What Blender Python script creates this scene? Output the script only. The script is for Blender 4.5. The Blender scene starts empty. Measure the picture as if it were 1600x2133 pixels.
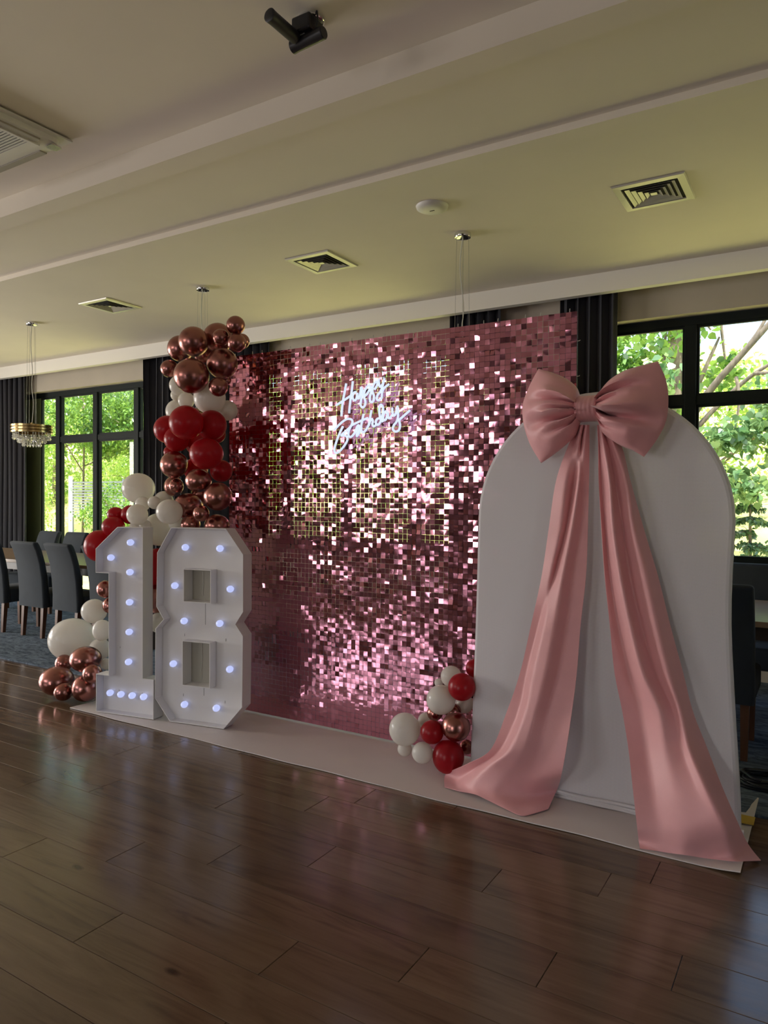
import bpy, bmesh, math, random
import numpy as np
from mathutils import Vector, Matrix, geometry
random.seed(7)
RNG = np.random.default_rng(11)
PI = math.pi
SC = bpy.context.scene
COL = SC.collection
R = math.radians

# ---------------------------------------------------------------- camera
cam_data = bpy.data.cameras.new('camera')
cam = bpy.data.objects.new('camera', cam_data)
COL.objects.link(cam)
yaw, pitch, roll = R(31.62), R(-0.919), R(0.393)
F = Vector((-math.sin(yaw) * math.cos(pitch), math.cos(yaw) * math.cos(pitch), math.sin(pitch)))
R0 = Vector((math.cos(yaw), math.sin(yaw), 0)); U0 = R0.cross(F)
RX = R0 * math.cos(roll) + U0 * math.sin(roll)
UY = -R0 * math.sin(roll) + U0 * math.cos(roll)
mw = Matrix((RX, UY, -F)).transposed().to_4x4()
mw.translation = Vector((0, 0, 1.5))
cam.matrix_world = mw
cam_data.sensor_fit = 'VERTICAL'
cam_data.sensor_height = 36.0
cam_data.lens = 36.0 * 1509.2 / 2133.0
cam_data.clip_end = 300
SC.camera = cam

# ---------------------------------------------------------------- world, sun, window light, exposure
SC.view_settings.view_transform = 'Standard'
SC.view_settings.look = 'None'
SC.view_settings.gamma = 1.0
SC.view_settings.use_curve_mapping = False
SC.view_settings.exposure = EXPOSURE = 0.0
world = bpy.data.worlds.new('sky'); SC.world = world; world.use_nodes = True
wn = world.node_tree.nodes; wl = world.node_tree.links
bg = wn['Background']
sky = wn.new('ShaderNodeTexSky'); sky.sky_type = 'NISHITA'; sky.sun_disc = False
sky.sun_elevation = R(52); sky.sun_rotation = R(200); sky.air_density = 1.2; sky.dust_density = 2.0
wl.new(sky.outputs['Color'], bg.inputs['Color']); bg.inputs['Strength'].default_value = 0.62

sun_data = bpy.data.lights.new('sun', 'SUN'); sun_data.energy = 11; sun_data.angle = R(0.6); sun_data.color = (1.0, .95, .85)
sun = bpy.data.objects.new('sun', sun_data); COL.objects.link(sun)
sun_dir = Vector((-0.50, 0.14, -0.84))           # high, along the garden side of the building
sun.rotation_euler = sun_dir.to_track_quat('-Z', 'Y').to_euler()

def opening_light(name, loc, rot, sx, sy, watts, color):
    d = bpy.data.lights.new(name, 'AREA'); d.shape = 'RECTANGLE'; d.size = sx; d.size_y = sy
    d.energy = watts; d.color = color
    o = bpy.data.objects.new(name, d); COL.objects.link(o); o.location = loc; o.rotation_euler = rot
    return o
FRONT_WINDOWS = [(-11.45, .26), (-10.98, .26), (-9.9, 1.25), (-8.95, .22), (-8.55, .22), (-8.2, .22), (-7.3, .9)]      # centre and width of the high windows opposite
# window lamps and added fills outside the walls beyond the camera's view
for x, w in FRONT_WINDOWS:
    opening_light('daylight_and_fill', (x, -7.16, 2.6), (R(90), 0, 0), w, 1.5, 60 * w / .96, (1.0, .95, .97))
for y in (-.2, 2.4):
    opening_light('daylight_and_fill', (-13.16, y, 1.6), (R(90), 0, R(-90)), 1.8, 2.3, 250, (1.0, .96, .92))  # unseen end-wall windows, added to brighten the ceiling at the left
opening_light('daylight_and_fill', (-2.75, -7.16, 1.06), (R(90), 0, 0), 1.7, 2.05, 48, (.93, .89, 1.0))  # added fill lamp behind the camera, brightens the front of the arch
opening_light('daylight_and_fill', (5.16, -1.0, 1.6), (R(90), 0, R(90)), 1.6, 2.1, 10, (.86, .84, 1.0))

# ---------------------------------------------------------------- materials
def new_mat(name):
    m = bpy.data.materials.new(name); m.use_nodes = True
    return m, m.node_tree.nodes, m.node_tree.links
def pmat(name, color, rough=.5, metal=0, spec=.5, noise=0, nscale=8, bump=0, bscale=60, coat=0, emit=None, estr=0, sheen=0, stretch=None):
    m, n, l = new_mat(name); b = n['Principled BSDF']
    b.inputs['Base Color'].default_value = (*color, 1); b.inputs['Roughness'].default_value = rough
    b.inputs['Metallic'].default_value = metal; b.inputs['Specular IOR Level'].default_value = spec
    b.inputs['Coat Weight'].default_value = coat; b.inputs['Coat Roughness'].default_value = .08
    if sheen: b.inputs['Sheen Weight'].default_value = sheen
    if emit: b.inputs['Emission Color'].default_value = (*emit, 1); b.inputs['Emission Strength'].default_value = estr
    if noise or bump:
        tc = n.new('ShaderNodeTexCoord'); mp = n.new('ShaderNodeMapping'); l.new(tc.outputs['Object'], mp.inputs['Vector'])
        if stretch: mp.inputs['Scale'].default_value = stretch
    if noise:
        t = n.new('ShaderNodeTexNoise'); t.inputs['Scale'].default_value = nscale; t.inputs['Detail'].default_value = 5
        l.new(mp.outputs['Vector'], t.inputs['Vector'])
        r = n.new('ShaderNodeValToRGB')
        r.color_ramp.elements[0].color = (*[c * (1 - noise) for c in color], 1); r.color_ramp.elements[0].position = .3
        r.color_ramp.elements[1].color = (*[min(1, c * (1 + noise)) for c in color], 1); r.color_ramp.elements[1].position = .7
        l.new(t.outputs['Fac'], r.inputs['Fac']); l.new(r.outputs['Color'], b.inputs['Base Color'])
    if bump:
        t2 = n.new('ShaderNodeTexNoise'); t2.inputs['Scale'].default_value = bscale; t2.inputs['Detail'].default_value = 3
        l.new(mp.outputs['Vector'], t2.inputs['Vector'])
        bp = n.new('ShaderNodeBump'); bp.inputs['Strength'].default_value = bump; bp.inputs['Distance'].default_value = .01
        l.new(t2.outputs['Fac'], bp.inputs['Height']); l.new(bp.outputs['Normal'], b.inputs['Normal'])
    return m
M = {}
M['ceiling'] = pmat('ceiling paint', (.80, .735, .62), .85, noise=.02, nscale=2)
M['pelmet'] = pmat('pelmet paint', (.80, .77, .68), .8)
M['wall'] = pmat('beige wall paint', (.47, .42, .34), .85, noise=.03, nscale=3)
M['reflected_tone'] = pmat('dark wall panelling', (.07, .05, .042), .6)  # unseen wall, coloured dark so the sequins mirror dark tones
M['frame'] = pmat('dark window aluminium', (.009, .014, .012), .6, spec=.2)
M['reveal'] = pmat('grey green jamb', (.17, .21, .10), .5)
M['curtain'] = pmat('charcoal curtain cloth', (.024, .024, .031), .85, sheen=.1, bump=.15, bscale=300)
M['carpet'] = None
M['white_board'] = pmat('white painted board', (.74, .72, .72), .55, noise=.02, nscale=5)
M['runner'] = pmat('white runner paper', (.66, .60, .58), .55, noise=.03, nscale=3, bump=.1, bscale=6)
M['black'] = pmat('black metal', (.012, .012, .014), .4)
M['black_rubber'] = pmat('black cable rubber', (.01, .012, .015), .45)
M['vent'] = pmat('vent metal', (.62, .60, .50), .35, metal=.3)
M['dark'] = pmat('opening shade', (.02, .018, .015), .9)  # near-black colour stands for the shade inside vents and gaps
M['chrome_metal'] = pmat('polished chrome', (.75, .75, .74), .12, metal=1)
M['brass'] = pmat('brushed brass', (.62, .47, .22), .22, metal=1)
M['wire'] = pmat('steel wire', (.4, .4, .36), .4, metal=1)
M['cord'] = pmat('pale cord', (.6, .6, .55), .5)
M['ac'] = pmat('air conditioner plastic', (.72, .70, .64), .45)
M['ac_vane'] = pmat('air conditioner vane', (.36, .33, .27), .5)
M['bow'] = pmat('pink satin cloth', (.76, .37, .385), .48, sheen=.25, bump=.12, bscale=420, noise=.03, nscale=12)
M['chair'] = pmat('grey blue velvet', (.016, .023, .031), .85, sheen=.06, noise=.12, nscale=9, bump=.1, bscale=200)
M['leg_wood'] = pmat('brown leg wood', (.105, .042, .018), .4, noise=.2, nscale=14, stretch=(3, 3, .5))
M['table_wood'] = pmat('oak table top', (.26, .17, .10), .28, noise=.25, nscale=9, stretch=(.6, 8, 1))
M['table_dark'] = pmat('dark table apron', (.05, .035, .025), .4)
M['tape'] = pmat('yellow tape', (.55, .36, .03), .5)
M['bark'] = pmat('bark', (.20, .16, .115), .9, noise=.4, nscale=12, stretch=(2, 2, .4))
M['post'] = pmat('white post paint', (.8, .82, .85), .5)
M['slat'] = pmat('pale screen slat', (.40, .40, .48), .6)
M['grass'] = pmat('sunlit grass', (.60, .55, .20), .95, noise=.25, nscale=1.2)
M['stone'] = pmat('terrace stone', (.35, .33, .30), .9, noise=.1)
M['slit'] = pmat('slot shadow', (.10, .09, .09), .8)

# balloons
def balloon_white():
    m, n, l = new_mat('white latex'); b = n['Principled BSDF']
    b.inputs['Base Color'].default_value = (.86, .84, .80, 1); b.inputs['Roughness'].default_value = .22
    b.inputs['Specular IOR Level'].default_value = .35
    t = n.new('ShaderNodeBsdfTranslucent'); t.inputs['Color'].default_value = (.92, .88, .80, 1)
    mx = n.new('ShaderNodeMixShader'); mx.inputs['Fac'].default_value = .38
    l.new(b.outputs[0], mx.inputs[1]); l.new(t.outputs[0], mx.inputs[2]); l.new(mx.outputs[0], n['Material Output'].inputs[0])
    return m
def balloon_red():
    m, n, l = new_mat('red latex'); b = n['Principled BSDF']
    b.inputs['Base Color'].default_value = (.40, .012, .022, 1); b.inputs['Roughness'].default_value = .3
    b.inputs['Specular IOR Level'].default_value = .35
    t = n.new('ShaderNodeBsdfTranslucent'); t.inputs['Color'].default_value = (.75, .03, .03, 1)
    mx = n.new('ShaderNodeMixShader'); mx.inputs['Fac'].default_value = .35
    l.new(b.outputs[0], mx.inputs[1]); l.new(t.outputs[0], mx.inputs[2]); l.new(mx.outputs[0], n['Material Output'].inputs[0])
    return m
M['white'] = balloon_white(); M['red'] = balloon_red()
M['chrome'] = pmat('rose chrome latex', (.38, .165, .14), .27, metal=1, noise=.04, nscale=3)
M['sequin'] = pmat('pink mirror foil', (.62, .26, .34), .085, metal=1)
M['bulb'] = pmat('lit bulb glass', (.35, .35, .4), .3, emit=(.50, .58, 1.0), estr=.85)
M['neon'] = pmat('lit neon tube', (.3, .3, .35), .3, emit=(.66, .78, 1.0), estr=1.0)

def glass(name, tint, fac, rough=.0):
    m, n, l = new_mat(name); n.remove(n['Principled BSDF'])
    t = n.new('ShaderNodeBsdfTransparent'); t.inputs['Color'].default_value = (*tint, 1)
    g = n.new('ShaderNodeBsdfGlossy'); g.inputs['Roughness'].default_value = rough
    fr = n.new('ShaderNodeLayerWeight'); fr.inputs['Blend'].default_value = .5
    pw = n.new('ShaderNodeMath'); pw.operation = 'POWER'; pw.inputs[1].default_value = 5.0; l.new(fr.outputs['Facing'], pw.inputs[0])
    mu = n.new('ShaderNodeMath'); mu.operation = 'MULTIPLY_ADD'; mu.inputs[1].default_value = .9; mu.inputs[2].default_value = fac; mu.use_clamp = True
    mx = n.new('ShaderNodeMixShader')
    l.new(pw.outputs[0], mu.inputs[0]); l.new(mu.outputs[0], mx.inputs[0]); l.new(t.outputs[0], mx.inputs[1]); l.new(g.outputs[0], mx.inputs[2])
    l.new(mx.outputs[0], n['Material Output'].inputs[0])
    return m
M['glass'] = glass('window glass', (.98, .99, .98), 0.02)
M['acrylic'] = glass('clear acrylic', (.93, .93, .95), 0.03, .05)
M['clear_plastic'] = glass('clear plastic grid', (.82, .84, .80), 0.06, .15)


def crystal_mat():
    m, n, l = new_mat('cut crystal'); n.remove(n['Principled BSDF'])
    d = n.new('ShaderNodeBsdfTranslucent'); d.inputs['Color'].default_value = (.95, .95, .9, 1)
    g = n.new('ShaderNodeBsdfGlossy'); g.inputs['Roughness'].default_value = .04; g.inputs['Color'].default_value = (.95, .95, .92, 1)
    t = n.new('ShaderNodeBsdfTransparent'); t.inputs['Color'].default_value = (.95, .95, .93, 1)
    a = n.new('ShaderNodeMixShader'); a.inputs[0].default_value = .55; l.new(d.outputs[0], a.inputs[1]); l.new(g.outputs[0], a.inputs[2])
    c = n.new('ShaderNodeMixShader'); c.inputs[0].default_value = .3; l.new(a.outputs[0], c.inputs[1]); l.new(t.outputs[0], c.inputs[2])
    l.new(c.outputs[0], n['Material Output'].inputs[0]); return m
M['crystal'] = crystal_mat()

def arch_cloth():
    m, n, l = new_mat('stretched white cover'); b = n['Principled BSDF']
    b.inputs['Base Color'].default_value = (.82, .80, .84, 1); b.inputs['Roughness'].default_value = .6
    b.inputs['Specular IOR Level'].default_value = .25
    t = n.new('ShaderNodeBsdfTranslucent'); t.inputs['Color'].default_value = (.75, .75, .72, 1)
    tr = n.new('ShaderNodeBsdfTransparent')
    mx = n.new('ShaderNodeMixShader'); mx.inputs['Fac'].default_value = .14
    mx2 = n.new('ShaderNodeMixShader')
    tc = n.new('ShaderNodeTexCoord'); w1 = n.new('ShaderNodeTexVoronoi'); w1.inputs['Scale'].default_value = 165
    w1.inputs['Randomness'].default_value = .12
    sx = n.new('ShaderNodeSeparateXYZ'); cb = n.new('ShaderNodeCombineXYZ'); l.new(tc.outputs['Object'], sx.inputs[0])
    l.new(sx.outputs['X'], cb.inputs['X']); l.new(sx.outputs['Z'], cb.inputs['Y']); w1.voronoi_dimensions = '2D'; l.new(cb.outputs[0], w1.inputs['Vector'])
    mr = n.new('ShaderNodeMapRange'); mr.inputs[1].default_value = .08; mr.inputs[2].default_value = .36; mr.inputs[3].default_value = .26; mr.inputs[4].default_value = .04
    l.new(w1.outputs['Distance'], mr.inputs[0]); l.new(mr.outputs[0], mx2.inputs['Fac'])
    l.new(b.outputs[0], mx.inputs[1]); l.new(t.outputs[0], mx.inputs[2]); l.new(mx.outputs[0], mx2.inputs[1]); l.new(tr.outputs[0], mx2.inputs[2])
    l.new(mx2.outputs[0], n['Material Output'].inputs[0])
    return m
M['arch'] = arch_cloth()

def floor_wood():
    m, n, l = new_mat('dark oak laminate'); b = n['Principled BSDF']
    tc = n.new('ShaderNodeTexCoord'); oi = n.new('ShaderNodeObjectInfo')
    geo = n.new('ShaderNodeNewGeometry')
    off = n.new('ShaderNodeVectorMath'); off.operation = 'MULTIPLY_ADD'
    cmb = n.new('ShaderNodeCombineXYZ')
    mul = n.new('ShaderNodeMath'); mul.operation = 'MULTIPLY'; mul.inputs[1].default_value = 37.0
    l.new(oi.outputs['Random'], mul.inputs[0]); l.new(mul.outputs[0], cmb.inputs[0]); l.new(mul.outputs[0], cmb.inputs[2])
    off.inputs[1].default_value = (1, 1, 1)
    l.new(geo.outputs['Position'], off.inputs[0]); l.new(cmb.outputs[0], off.inputs[2])
    mp = n.new('ShaderNodeMapping'); mp.inputs['Scale'].default_value = (.9, 9.0, 1)
    l.new(off.outputs[0], mp.inputs['Vector'])
    t = n.new('ShaderNodeTexNoise'); t.inputs['Scale'].default_value = 1.6; t.inputs['Detail'].default_value = 9; t.inputs['Roughness'].default_value = .62
    t.inputs['Distortion'].default_value = 1.1
    l.new(mp.outputs[0], t.inputs['Vector'])
    r = n.new('ShaderNodeValToRGB'); e = r.color_ramp.elements
    e[0].position = .30; e[0].color = (.088, .054, .032, 1); e[1].position = .72; e[1].color = (.18, .12, .076, 1)
    x = e.new(.48); x.color = (.140, .090, .055, 1)
    l.new(t.outputs['Fac'], r.inputs['Fac'])
    hsv = n.new('ShaderNodeHueSaturation')
    mr = n.new('ShaderNodeMapRange'); mr.inputs[3].default_value = .82; mr.inputs[4].default_value = 1.15
    l.new(oi.outputs['Random'], mr.inputs[0]); l.new(mr.outputs[0], hsv.inputs['Value']); l.new(r.outputs['Color'], hsv.inputs['Color'])
    # small knots
    mp2 = n.new('ShaderNodeMapping'); mp2.inputs['Scale'].default_value = (1.2, 2.6, 1); l.new(off.outputs[0], mp2.inputs['Vector'])
    v = n.new('ShaderNodeTexVoronoi'); v.inputs['Scale'].default_value = 1.5; l.new(mp2.outputs[0], v.inputs['Vector'])
    kr = n.new('ShaderNodeMapRange'); kr.inputs[1].default_value = .02; kr.inputs[2].default_value = .07; kr.inputs[3].default_value = .25; kr.inputs[4].default_value = 1
    l.new(v.outputs['Distance'], kr.inputs[0])
    mxc = n.new('ShaderNodeMix'); mxc.data_type = 'RGBA'; mxc.blend_type = 'MULTIPLY'; mxc.inputs['Factor'].default_value = 1
    l.new(hsv.outputs['Color'], mxc.inputs['A']); l.new(kr.outputs[0], mxc.inputs['B'])
    l.new(mxc.outputs['Result'], b.inputs['Base Color'])
    rr = n.new('ShaderNodeMapRange'); rr.inputs[3].default_value = .13; rr.inputs[4].default_value = .20
    l.new(t.outputs['Fac'], rr.inputs[0]); l.new(rr.outputs[0], b.inputs['Roughness'])
    b.inputs['Specular IOR Level'].default_value = .5
    bp = n.new('ShaderNodeBump'); bp.inputs['Strength'].default_value = .025; bp.inputs['Distance'].default_value = .004
    l.new(t.outputs['Fac'], bp.inputs['Height']); l.new(bp.outputs[0], b.inputs['Normal'])
    return m
M['plank'] = floor_wood()
M['joint'] = pmat('plank joint', (.012, .008, .005), .8)

def carpet_mat():
    m, n, l = new_mat('mottled blue grey carpet'); b = n['Principled BSDF']
    tc = n.new('ShaderNodeTexCoord'); mp = n.new('ShaderNodeMapping'); mp.inputs['Scale'].default_value = (2.2, 6, 1)
    l.new(tc.outputs['Object'], mp.inputs['Vector'])
    t = n.new('ShaderNodeTexNoise'); t.inputs['Scale'].default_value = 3.2; t.inputs['Detail'].default_value = 8; t.inputs['Roughness'].default_value = .7; t.inputs['Distortion'].default_value = 1.5
    l.new(mp.outputs[0], t.inputs['Vector'])
    r = n.new('ShaderNodeValToRGB'); e = r.color_ramp.elements
    e[0].position = .38; e[0].color = (.036, .050, .072, 1); e[1].position = .62; e[1].color = (.165, .205, .255, 1)
    l.new(t.outputs['Fac'], r.inputs['Fac']); l.new(r.outputs['Color'], b.inputs['Base Color']); b.inputs['Roughness'].default_value = .95
    b.inputs['Specular IOR Level'].default_value = .1
    return m
M['carpet'] = carpet_mat()

def leaf_mat(name, c1, c2, tr):
    m, n, l = new_mat(name); n.remove(n['Principled BSDF'])
    geo = n.new('ShaderNodeNewGeometry'); t = n.new('ShaderNodeTexNoise'); t.inputs['Scale'].default_value = 2.3; t.inputs['Detail'].default_value = 4
    l.new(geo.outputs['Position'], t.inputs['Vector'])
    wh = n.new('ShaderNodeTexWhiteNoise'); wh.noise_dimensions = '1D'; l.new(geo.outputs['Random Per Island'], wh.inputs['W'])
    ad = n.new('ShaderNodeMath'); ad.operation = 'MULTIPLY_ADD'; ad.inputs[1].default_value = .5; l.new(wh.outputs['Value'], ad.inputs[0])
    sb = n.new('ShaderNodeMath'); sb.operation = 'SUBTRACT'; sb.inputs[1].default_value = .25; l.new(t.outputs['Fac'], sb.inputs[0]); l.new(sb.outputs[0], ad.inputs[2])
    r = n.new('ShaderNodeValToRGB'); r.color_ramp.elements[0].color = (*c1, 1); r.color_ramp.elements[1].color = (*c2, 1)
    r.color_ramp.elements[0].position = .25; r.color_ramp.elements[1].position = .75
    l.new(ad.outputs[0], r.inputs['Fac'])
    d = n.new('ShaderNodeBsdfDiffuse'); l.new(r.outputs['Color'], d.inputs['Color'])
    tl = n.new('ShaderNodeBsdfTranslucent'); 
    hs = n.new('ShaderNodeHueSaturation'); hs.inputs['Hue'].default_value = .48; hs.inputs['Value'].default_value = 1.5; l.new(r.outputs['Color'], hs.inputs['Color']); l.new(hs.outputs['Color'], tl.inputs['Color'])
    g = n.new('ShaderNodeBsdfGlossy'); g.inputs['Roughness'].default_value = .35
    mx = n.new('ShaderNodeMixShader'); mx.inputs[0].default_value = tr; l.new(d.outputs[0], mx.inputs[1]); l.new(tl.outputs[0], mx.inputs[2])
    mx2 = n.new('ShaderNodeMixShader'); mx2.inputs[0].default_value = .07; l.new(mx.outputs[0], mx2.inputs[1]); l.new(g.outputs[0], mx2.inputs[2])
    l.new(mx2.outputs[0], n['Material Output'].inputs[0])
    return m
M['leaf_mid'] = leaf_mat('green leaves', (.055, .16, .025), (.24, .42, .07), .4)
M['leaf_light'] = leaf_mat('yellow green leaves', (.18, .36, .05), (.46, .60, .14), .45)
M['leaf_dark'] = leaf_mat('spruce needles', (.05, .12, .06), (.14, .24, .11), .2)
M['leaf_bluish'] = leaf_mat('grey green leaves', (.08, .19, .07), (.27, .42, .18), .35)

# ---------------------------------------------------------------- helpers
def tag(o, label=None, cat=None, group=None, kind=None):
    if label: o['label'] = label
    if cat: o['category'] = cat
    if group: o['group'] = group
    if kind: o['kind'] = kind
    return o
def thing(name, label, cat, loc=(0, 0, 0), rz=0, group=None):
    o = bpy.data.objects.new(name, None); COL.objects.link(o); o.empty_display_size = .1
    o.location = loc; o.rotation_euler = (0, 0, rz)
    return tag(o, label, cat, group)
def link(name, me, mat=None, parent=None):
    o = bpy.data.objects.new(name, me); COL.objects.link(o)
    if mat is not None and not me.materials: me.materials.append(mat)
    if parent: o.parent = parent
    return o
def smooth(me, angle=None):
    me.polygons.foreach_set('use_smooth', [True] * len(me.polygons))
    if angle is not None:
        me.set_sharp_from_angle(angle=angle)
    me.update()
class MB:
    """collects shapes and links them as one mesh"""
    def __init__(s): s.v = []; s.f = []
    def add(s, v, f):
        b = len(s.v); s.v += [tuple(p) for p in v]; s.f += [tuple(i + b for i in q) for q in f]; return s
    def box(s, x0, x1, y0, y1, z0, z1):
        return s.add([(x0, y0, z0), (x1, y0, z0), (x1, y1, z0), (x0, y1, z0), (x0, y0, z1), (x1, y0, z1), (x1, y1, z1), (x0, y1, z1)],
                     [(0, 3, 2, 1), (4, 5, 6, 7), (0, 1, 5, 4), (1, 2, 6, 5), (2, 3, 7, 6), (3, 0, 4, 7)])
    def tube(s, pts, r, n=8, cap=True):
        pts = [Vector(p) for p in pts]; rs = r if isinstance(r, (list, tuple)) else [r] * len(pts)
        rings = []; up = None
        for i, p in enumerate(pts):
            a = pts[max(0, i - 1)]; b = pts[min(len(pts) - 1, i + 1)]
            t = (b - a).normalized() if (b - a).length > 1e-9 else Vector((0, 0, 1))
            if up is None: up = t.orthogonal().normalized()
            up = (up - t * up.dot(t)); up = up.normalized() if up.length > 1e-6 else t.orthogonal().normalized()
            w = t.cross(up)
            rings.append([p + (up * math.cos(2 * PI * k / n) + w * math.sin(2 * PI * k / n)) * rs[i] for k in range(n)])
        v = [q for g in rings for q in g]; f = []
        for i in range(len(pts) - 1):
            for k in range(n):
                k2 = (k + 1) % n
                f.append((i * n + k, i * n + k2, (i + 1) * n + k2, (i + 1) * n + k))
        if cap:
            f.append(tuple(reversed(range(n)))); f.append(tuple((len(pts) - 1) * n + k for k in range(n)))
        return s.add(v, f)
    def lathe(s, prof, n=24, c=(0, 0, 0)):
        v = []; f = []
        for r, z in prof:
            for k in range(n): v.append((c[0] + r * math.cos(2 * PI * k / n), c[1] + r * math.sin(2 * PI * k / n), c[2] + z))
        for i in range(len(prof) - 1):
            for k in range(n):
                k2 = (k + 1) % n; f.append((i * n + k, i * n + k2, (i + 1) * n + k2, (i + 1) * n + k))
        return s.add(v, f)
    def mesh(s, name, sm=None):
        me = bpy.data.meshes.new(name); me.from_pydata(s.v, [], s.f)
        if sm is not None: smooth(me, sm)
        return me
    def build(s, name, mat, parent=None, sm=None, bevel=0, seg=2):
        me = s.mesh(name)
        if bevel:
            bm = bmesh.new(); bm.from_mesh(me); bmesh.ops.recalc_face_normals(bm, faces=bm.faces)
            bmesh.ops.bevel(bm, geom=[e for e in bm.edges if len(e.link_faces) == 2 and e.calc_face_angle(0) > .5], offset=bevel, segments=seg, affect='EDGES', profile=.5)
            bm.to_mesh(me); bm.free()
        else:
            bm = bmesh.new(); bm.from_mesh(me); bmesh.ops.recalc_face_normals(bm, faces=bm.faces); bm.to_mesh(me); bm.free()
        if sm is not None: smooth(me, sm)
        return link(name, me, mat, parent)
def struct(o, label):
    return tag(o, label, None, None, 'structure')
def crom(p, t):
    """Catmull-Rom through a list of points, t in 0..len-1"""
    n = len(p); i = min(int(t), n - 2); u = t - i
    a = p[max(i - 1, 0)]; b = p[i]; c = p[i + 1]; d = p[min(i + 2, n - 1)]
    return tuple(.5 * (2 * b[k] + (c[k] - a[k]) * u + (2 * a[k] - 5 * b[k] + 4 * c[k] - d[k]) * u * u + (3 * b[k] - a[k] - 3 * c[k] + d[k]) * u ** 3) for k in range(len(b)))
def sample(p, n):
    return [crom(p, (len(p) - 1) * i / (n - 1)) for i in range(n)]
def np_mesh(name, V, Q):
    """mesh of quads from numpy arrays"""
    me = bpy.data.meshes.new(name); k = Q.shape[1]
    me.vertices.add(len(V)); me.vertices.foreach_set('co', V.astype(np.float32).ravel())
    me.loops.add(Q.size); me.loops.foreach_set('vertex_index', Q.astype(np.int32).ravel())
    me.polygons.add(len(Q)); me.polygons.foreach_set('loop_start', np.arange(0, Q.size, k, dtype=np.int32))
    me.update(calc_edges=True); me.validate()
    return me

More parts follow.
